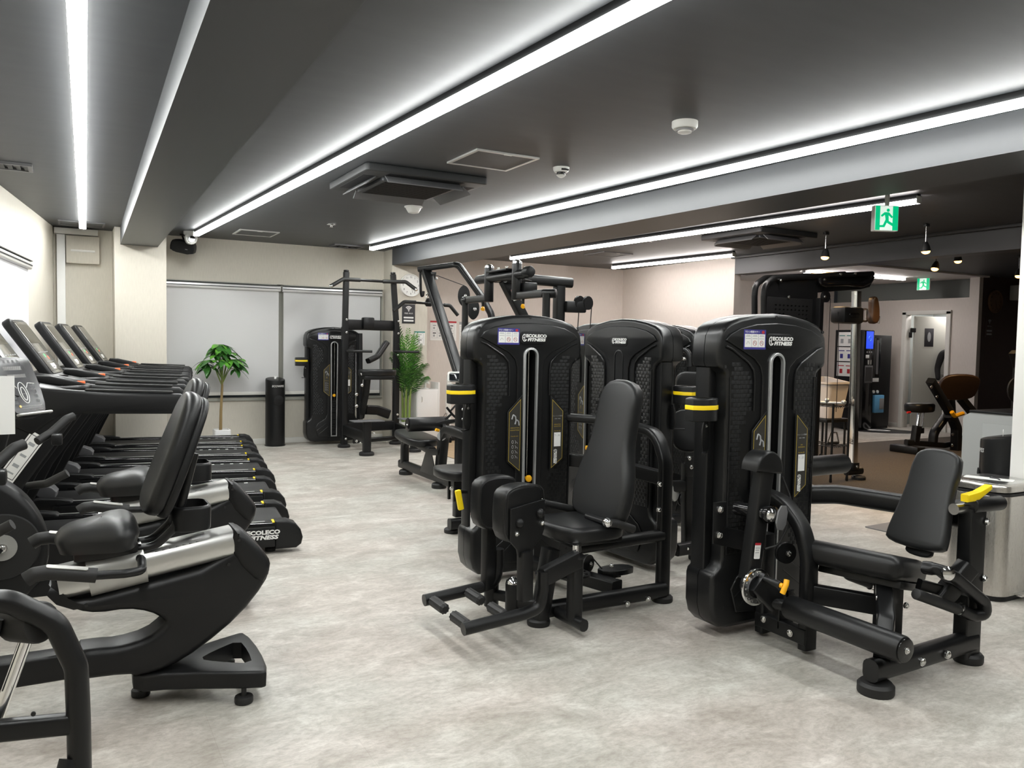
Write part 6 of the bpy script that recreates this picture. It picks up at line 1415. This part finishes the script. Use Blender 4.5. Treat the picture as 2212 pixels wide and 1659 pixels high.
for k, (z0, hm) in enumerate(((1.62, 'print_teal'), (1.35, 'print_blue'), (1.08, 'print_red'))):
    p = MB().box(-.204, -.2005, .10, .44, z0-.12, z0+.13).build('notice_card', 'print_white', VM)
    for y in (.13, .29): MB().box(-.2055, -.204, y, y+.12, z0+.06, z0+.075).build('card_heading', hm, p); MB().box(-.2055, -.204, y+.03, y+.09, z0-.07, z0+.01).build('card_picture', hm if k else 'print_grey', p)
VF = thing('vending_machine', 'lower black vending machine with a blue tray, right of the drink server', 'vending machine', (13.02, 9.60, 0))
MB().box(-.29, .29, .0, .5, .05, 1.71, .008).build('body', 'black_plastic', VF); MB().box(-.25, -.02, -.008, .0, .95, 1.66, .002).build('glass_door', 'dark_glass', VF); MB().box(-.14, -.08, -.012, -.008, 1.0, 1.62).build('door_reflection_strip', 'mid_grey', VF)  # the mid-grey strip is a painted reflection on the glass door
MB().box(-.29, .29, .02, .48, .0, .05).build('plinth', 'black_gap', VF)
MB().prism([(-.02, .06), (.05, 0), (-.02, -.06), (-.0, -.06), (.08, 0), (-.0, .06)], .003, frame((-.27, -.002, 1.33), (1, 0, 0), (0, 0, 1))).build('arrow_mark', 'trim_metal', VF)
MB().box(-.22, -.05, -.012, 0, .86, .93, .002).build('price_card', 'print_white', VF); MB().box(-.20, .06, -.06, -.008, .30, .62, .006).build('leaflet_tray', 'light_blue', VF); MB().box(-.07, .05, -.066, -.06, .36, .56, .002).build('leaflet', 'grey_plastic', VF)
for k in range(2): MB().cyl((-.18+.11*k, -.0, .68), (-.18+.11*k, -.02, .68), .028, 14).build('round_hook', 'white_plastic', VF)
c = AZ(1887, 929, 0); MT = tag(MB().prism([(.62*math.cos(a*PI/24), .40*math.sin(a*PI/24)) for a in range(48)], .008, Matrix.Translation((c.x, c.y-.1, .0)) @ Matrix.Rotation(-.9, 4, 'Z'), .003).build('floor_mat', 'black_plastic'), 'oval black floor mat with a white emblem before the drink server', 'mat')
MB().prism([(.20*math.cos(a*PI/12), .13*math.sin(a*PI/12)) for a in range(24)], .001, Matrix.Translation((c.x, c.y-.1, .008)) @ Matrix.Rotation(-.9, 4, 'Z'), 0, [[(.12*math.cos(-a*PI/12), .06*math.sin(-a*PI/12)) for a in range(24)]]).build('mat_emblem', 'print_white', MT)
DM2 = tag(MB().prism(rrect(.8, .45, .02), .008, Matrix.Translation((*AZ(1985, 1140, 0)[:2], 0)) @ Matrix.Rotation(.05, 4, 'Z'), .003).build('floor_mat', 'mid_grey'), 'dark rectangular floor mat half hidden behind the short grey backrest', 'mat')
PB = thing('preacher_curl_bench', 'black preacher curl bench with a brown arm pad on the rubber floor', 'bench', (11.0, 7.15, 0))
def pb_(mb, name, m='black_steel', parent=None): return W(mb, name, m, parent or PB, PB)
YB = 7.15
pb_(MB().bar([AY(1957, 955, YB), AY(2040, 962, YB), AY(2060, 958, YB)], .06, .08, .08, (0, 0, 1), .02), 'base_tube'); pb_(MB().box(AY(1960, 962, YB).x-.09, AY(1960, 962, YB).x+.09, YB-.22, YB+.22, .0, .11, .02), 'rear_foot')
pb_(MB().bar([AY(2064, 985, YB-.1), AY(2066, 925, YB-.1), AY(2058, 905, YB-.1), AY(2048, 896, YB-.1)], .10, .13, .1, (0, 1, 0), .02), 'front_leg')
for px in ((2058, 938), (2057, 962)): pb_(MB().bolt(AY(*px, YB-.17), (0, -1, 0), .018), 'bolt', 'steel_bolt')
pb_(MB().bar([AY(2015, 955, YB), AY(2017, 935, YB), AY(2042, 900, YB)], .09, .12, .2, (0, 1, 0), .03), 'curved_strut')
pb_(MB().bar([AY(1976, 955, YB), AY(1981, 920, YB)], .09, .11, 0, (1, 0, 0), .015), 'seat_post'); pb_(MB().cyl(AY(1981, 922, YB), AY(1986, 890, YB), .025, 12), 'seat_rod', 'chrome'); pb_(MB().cyl(AY(1990, 928, YB), AY(1996, 890, YB), .010, 8), 'gas_rod', 'chrome'); pb_(MB().box(AY(1988, 930, YB).x-.03, AY(1988, 930, YB).x+.05, YB-.03, YB+.03, AY(1988, 936, YB).z, AY(1988, 924, YB).z, .006), 'rod_mount')
s_ = AY(1985, 881, YB); pad(V(s_.x, YB, s_.z-.06), (1, 0, 0), (0, 1, 0), [(-.22, -.17), (.24, -.15), (.26, .1), (-.2, .18)], .13, .04, 'seat', 'vinyl', PB)
pb_(MB().tube([AY(1960, 891, YB-.1), AY(1966, 891, YB-.1)], .016, 8), 'seat_lever', 'red')
pb_(MB().bar([AY(2010, 822, YB-.25), AY(2052, 892, YB-.2)], .09, .11, 0, (0, 1, 0), .01), 'pad_frame')
for px in ((2012, 836), (2024, 857)): pb_(MB().bolt(AY(*px, YB-.33), (0, -1, 0), .018), 'bolt', 'steel_bolt')
b0 = AY(2060, 856, YB-.1); b1 = AY(2047, 818, YB-.1); 
pad(b0, (.93, -.36, 0), (b1-b0)+V(-.12, 0, 0), [(-.27, -.04), (.27, -.04), (.32, .16), (.28, .36), (-.28, .36), (-.32, .16)], .06, .02, 'arm_pad', 'vinyl_brown', PB)
pb_(MB().bar([AY(2075, 860, YB), AY(2100, 890, YB-.1)], .09, .12, 0, (0, 1, 0), .012), 'bar_rest'); pb_(MB().bar([AY(2050, 862, YB), AY(2052, 900, YB)], .12, .14, 0, (1, 0, 0), .02), 'centre_post')
TW = tag(MB().tube([AY(2056, 890, YB-.3), AY(2062, 899, YB-.3), AY(2070, 896, YB-.3), AY(2080, 893, YB-.3)], .03, 8, fil=.04, scale=None).build('rack_pad', 'pin_yellow'), 'yellow rubber cradle on the preacher bench bar rest', 'bar cradle')

# grey counter, framed sign, steel bin
GC = thing('grey_counter', 'grey counter cabinet behind the wipes dispenser', 'cabinet', (6.1, 3.25, 0))
MB().prism([(-.60, 0), (.32, 0), (.32, .965), (.265, 1.005), (-.60, 1.005)], .6, frame((-.3, 0, 0), (0, 1, 0), (0, 0, 1)), .004).build('body', 'cabinet_grey', GC)
MB().box(-.306, -.299, -.58, .17, .04, .93, .002).build('front_board', 'cabinet_grey', GC); MB().box(-.31, .31, -.6, .27, 1.004, 1.02, .003).build('worktop', 'black_plastic', GC)
FS = thing('framed_sign', 'white framed sign leaning on the grey counter', 'sign', AX(2268, 894, 6.05)+V(0, 0, -.0))
FS.location.z = 1.02
Mf = frame((0, 0, .17), (.5, -.86, 0), (.22, .12, .97))
f_ = MB().prism(rect2(-.22, .22, -.17, .20), .014, Mf, .003).build('frame', 'black_plastic', FS); MB().prism(rect2(-.20, .20, -.15, .18), .002, Mf @ Matrix.Translation((0, 0, .014))).build('sheet', 'print_white', f_)
MB().prism([(-.13+.03*math.cos(a*PI/8), .10+.038*math.sin(a*PI/8)) for a in range(16)], .001, Mf @ Matrix.Translation((0, 0, .016)), 0, [[(-.13+.015*math.cos(-a*PI/8), .105+.018*math.sin(-a*PI/8)) for a in range(16)]]).build('pin_emblem', 'print_blue', f_); MB().prism(smooth_poly([(-.15, -.12), (.1, -.12), (.14, .02), (0, .05), (-.12, .02)], 1), .001, Mf @ Matrix.Translation((0, 0, .016))).build('pale_picture', 'amber_key', f_)
BN = thing('steel_bin', 'brushed stainless steel pedal bin at the right edge', 'bin', (4.89, 2.80, 0))
bo = rrect(.42, .36, .09, 6)
MB().prism(bo, .585, Matrix.Translation((0, 0, .03)), .004).build('body', 'stainless', BN); MB().prism([(x*.97, y*.97) for x, y in bo], .032, Matrix.Translation((0, 0, 0)), .004).build('base_ring', 'black_plastic', BN); MB().prism([(x*1.005, y*1.005) for x, y in bo], .014, Matrix.Translation((0, 0, .617))).build('lid_gap', 'black_gap', BN)
ld = MB().prism([(x*1.02, y*1.02) for x, y in bo], .05, Matrix.Translation((0, 0, .632)), .016).build('lid', 'stainless', BN); MB().prism([(x*.86, y*.86) for x, y in bo], .003, Matrix.Translation((0, 0, .681)), .001).build('lid_top', 'steel_bolt', ld)
MB().prism(rrect(.26, .09, .004), .0015, Matrix.Translation((-.02, .02, .6845)) @ Matrix.Rotation(-1.2, 4, 'Z')).build('lid_sticker', 'print_white', ld); MB().tube([(-.03, -.05, .687), (.0, -.02, .687), (-.005, .02, .687), (.03, .03, .687)], .006, 5).build('sticker_mark', 'print_dark', ld)
MB().box(-.06, .06, -.225, -.17, .03, .045, .004).build('pedal', 'steel_bolt', BN)
# dark corner at the right: clock, sign, pale box, loaded plate
clock((14.15, 8.246, 2.32), (1, 0, 0), .20, 'brown round clock on the dark brown wall', 'clock_wood', 'clock_wood', 'soil', (5.45, 27))
wifi_sign((14.02, 8.247, 1.88), (1, 0, 0), .20, .36, 'faint wifi sign under the brown clock', True)
tag(MB().box(14.58, 15.2, 8.05, 8.24, 2.36, 2.62, .01).build('wall_unit', 'cabinet_grey'), 'pale wall unit high on the dark brown wall', 'wall box')
WS = thing('plate_loaded_machine', 'black frame with a round weight plate beside the white pillar', 'gym machine', (11.15, 6.15, 0))
MB().bar([(0, 0, 0), (0, 0, 1.25), (-.12, 0, 1.45)], .08, .09, .1, (1, 0, 0), .012).build('post', 'black_steel', WS); MB().box(-.3, .3, -.25, .25, 0, .08, .01).build('base', 'black_steel', WS)
wp = MB().lathe([(.17, 0), (.175, .008), (.175, .026), (.16, .032), (.10, .024), (.045, .026), (.04, .034)], (-.12, -.07, .95), (-.2, -1, 0), 36).build('weight_plate', 'rubber_black', WS); MB().cyl((-.12, -.09, .95), (-.15, -.16, .95), .022, 12).build('sleeve', 'chrome', WS)
text_mb('FITNESS', .045, frame((-.13, -.106, 1.05), (.98, -.2, 0), (0, 0, 1)), .001, .001).build('lettering', 'print_white', wp)
for k in range(3): MB().bolt((-.03, -.05, 1.2+.08*k), (0, -1, 0), .014).build('bolt', 'steel_bolt', WS)
MB().box(-.04, .03, -.052, -.045, .98, 1.1).build('label_card', 'print_white', WS)
tag(MB().box(14.5, 14.9, 9.3, 9.6, 0, .95, .006).build('cardboard_box', 'cardboard'), 'brown cardboard box behind the open door', 'box')
SL = thing('storage_fill_light', 'unseen light added to brighten the storage room', 'ceiling light', (14.5, 9.2, 2.37)); MB().box(-.2, .2, -.2, .2, 0, .03, .004).build('diffuser', 'led_warm', SL)  # unseen lamp, added to light the interior seen through the doorway
# person half hidden by the door jamb
PE = thing('person', 'person in black clothes and black cap, half hidden behind the door jamb', 'person', (14.30, 9.02, 0), math.radians(-60))
def skin(name, verts, edges, rad, m, parent, lvl=2):
    me = bpy.data.meshes.new(name); me.from_pydata(verts, edges, []); o = bpy.data.objects.new(name, me); col.objects.link(o); o.parent = parent
    o.modifiers.new('s', 'SKIN'); sv = me.skin_vertices[0].data
    for i, r in enumerate(rad): sv[i].radius = r if isinstance(r, tuple) else (r, r)
    sv[0].use_root = True
    md = o.modifiers.new('u', 'SUBSURF'); md.levels = md.render_levels = lvl; me.materials.append(MAT[m]); return o
bv = [(0, 0, .95), (0, 0, 1.12), (0, 0, 1.32), (0, 0, 1.44), (0, .0, 1.53), (.20, 0, 1.40), (.27, .02, 1.12), (.24, -.10, .90), (-.20, 0, 1.40), (-.27, .02, 1.12), (-.24, -.10, .90), (.10, 0, .88), (.11, -.02, .50), (.11, .02, .10), (-.10, 0, .88), (-.11, -.02, .50), (-.11, .02, .10), (.12, -.14, .05), (-.12, -.14, .05)]
be = [(0, 1), (1, 2), (2, 3), (3, 4), (3, 5), (5, 6), (6, 7), (3, 8), (8, 9), (9, 10), (0, 11), (11, 12), (12, 13), (0, 14), (14, 15), (15, 16), (13, 17), (16, 18)]
brd = [(.16, .11), (.15, .11), (.17, .12), (.10, .08), (.055, .055), .075, .055, .042, .075, .055, .042, .095, .07, .05, .095, .07, .05, (.05, .035), (.05, .035)]
skin('body', bv, be, brd, 'cloth_black', PE)
hd = MB().ball((0, -.01, 1.64), .105, 20, (.82, 1, 1.15)); hd.ball((0, -.115, 1.63), .018, 8, (.8, 1.2, 1.2)).ball((.088, .0, 1.63), .02, 8, (.4, .8, 1.3)).ball((-.088, .0, 1.63), .02, 8, (.4, .8, 1.3)); hd.build('head', 'skin', PE)
for s in (-1, 1): MB().ball((s*.034, -.095, 1.655), .011, 8).build('eye', 'print_dark', PE)
MB().box(-.03, .03, -.112, -.10, 1.585, 1.592, .003).build('mouth', 'red', PE)
MB().lathe([(.108, 1.67), (.112, 1.70), (.10, 1.76), (.06, 1.79), (.01, 1.80)], (0, -.005, 0), n=24).prism(smooth_poly([(-.08, -.06), (-.07, -.20), (.07, -.20), (.08, -.06)], 2), .01, Matrix.Translation((0, 0, 1.685)), .003).build('cap', 'cloth_black', PE)
for s in (-1, 1):
    h = [(s*.235, -.12, .88), (s*.232, -.14, .82), (s*.23, -.15, .79)]
    skin('hand', h + [(s*.215, -.17, .74), (s*.21, -.175, .715), (s*.225, -.172, .735), (s*.222, -.178, .705), (s*.238, -.17, .738), (s*.237, -.176, .71), (s*.25, -.165, .745), (s*.25, -.17, .72), (s*.205, -.165, .80), (s*.195, -.185, .775)],
         [(0, 1), (1, 2), (2, 3), (3, 4), (2, 5), (5, 6), (2, 7), (7, 8), (2, 9), (9, 10), (1, 11), (11, 12)], [.028, (.035, .02), (.035, .018)] + [.009]*10, 'skin', PE, 1)
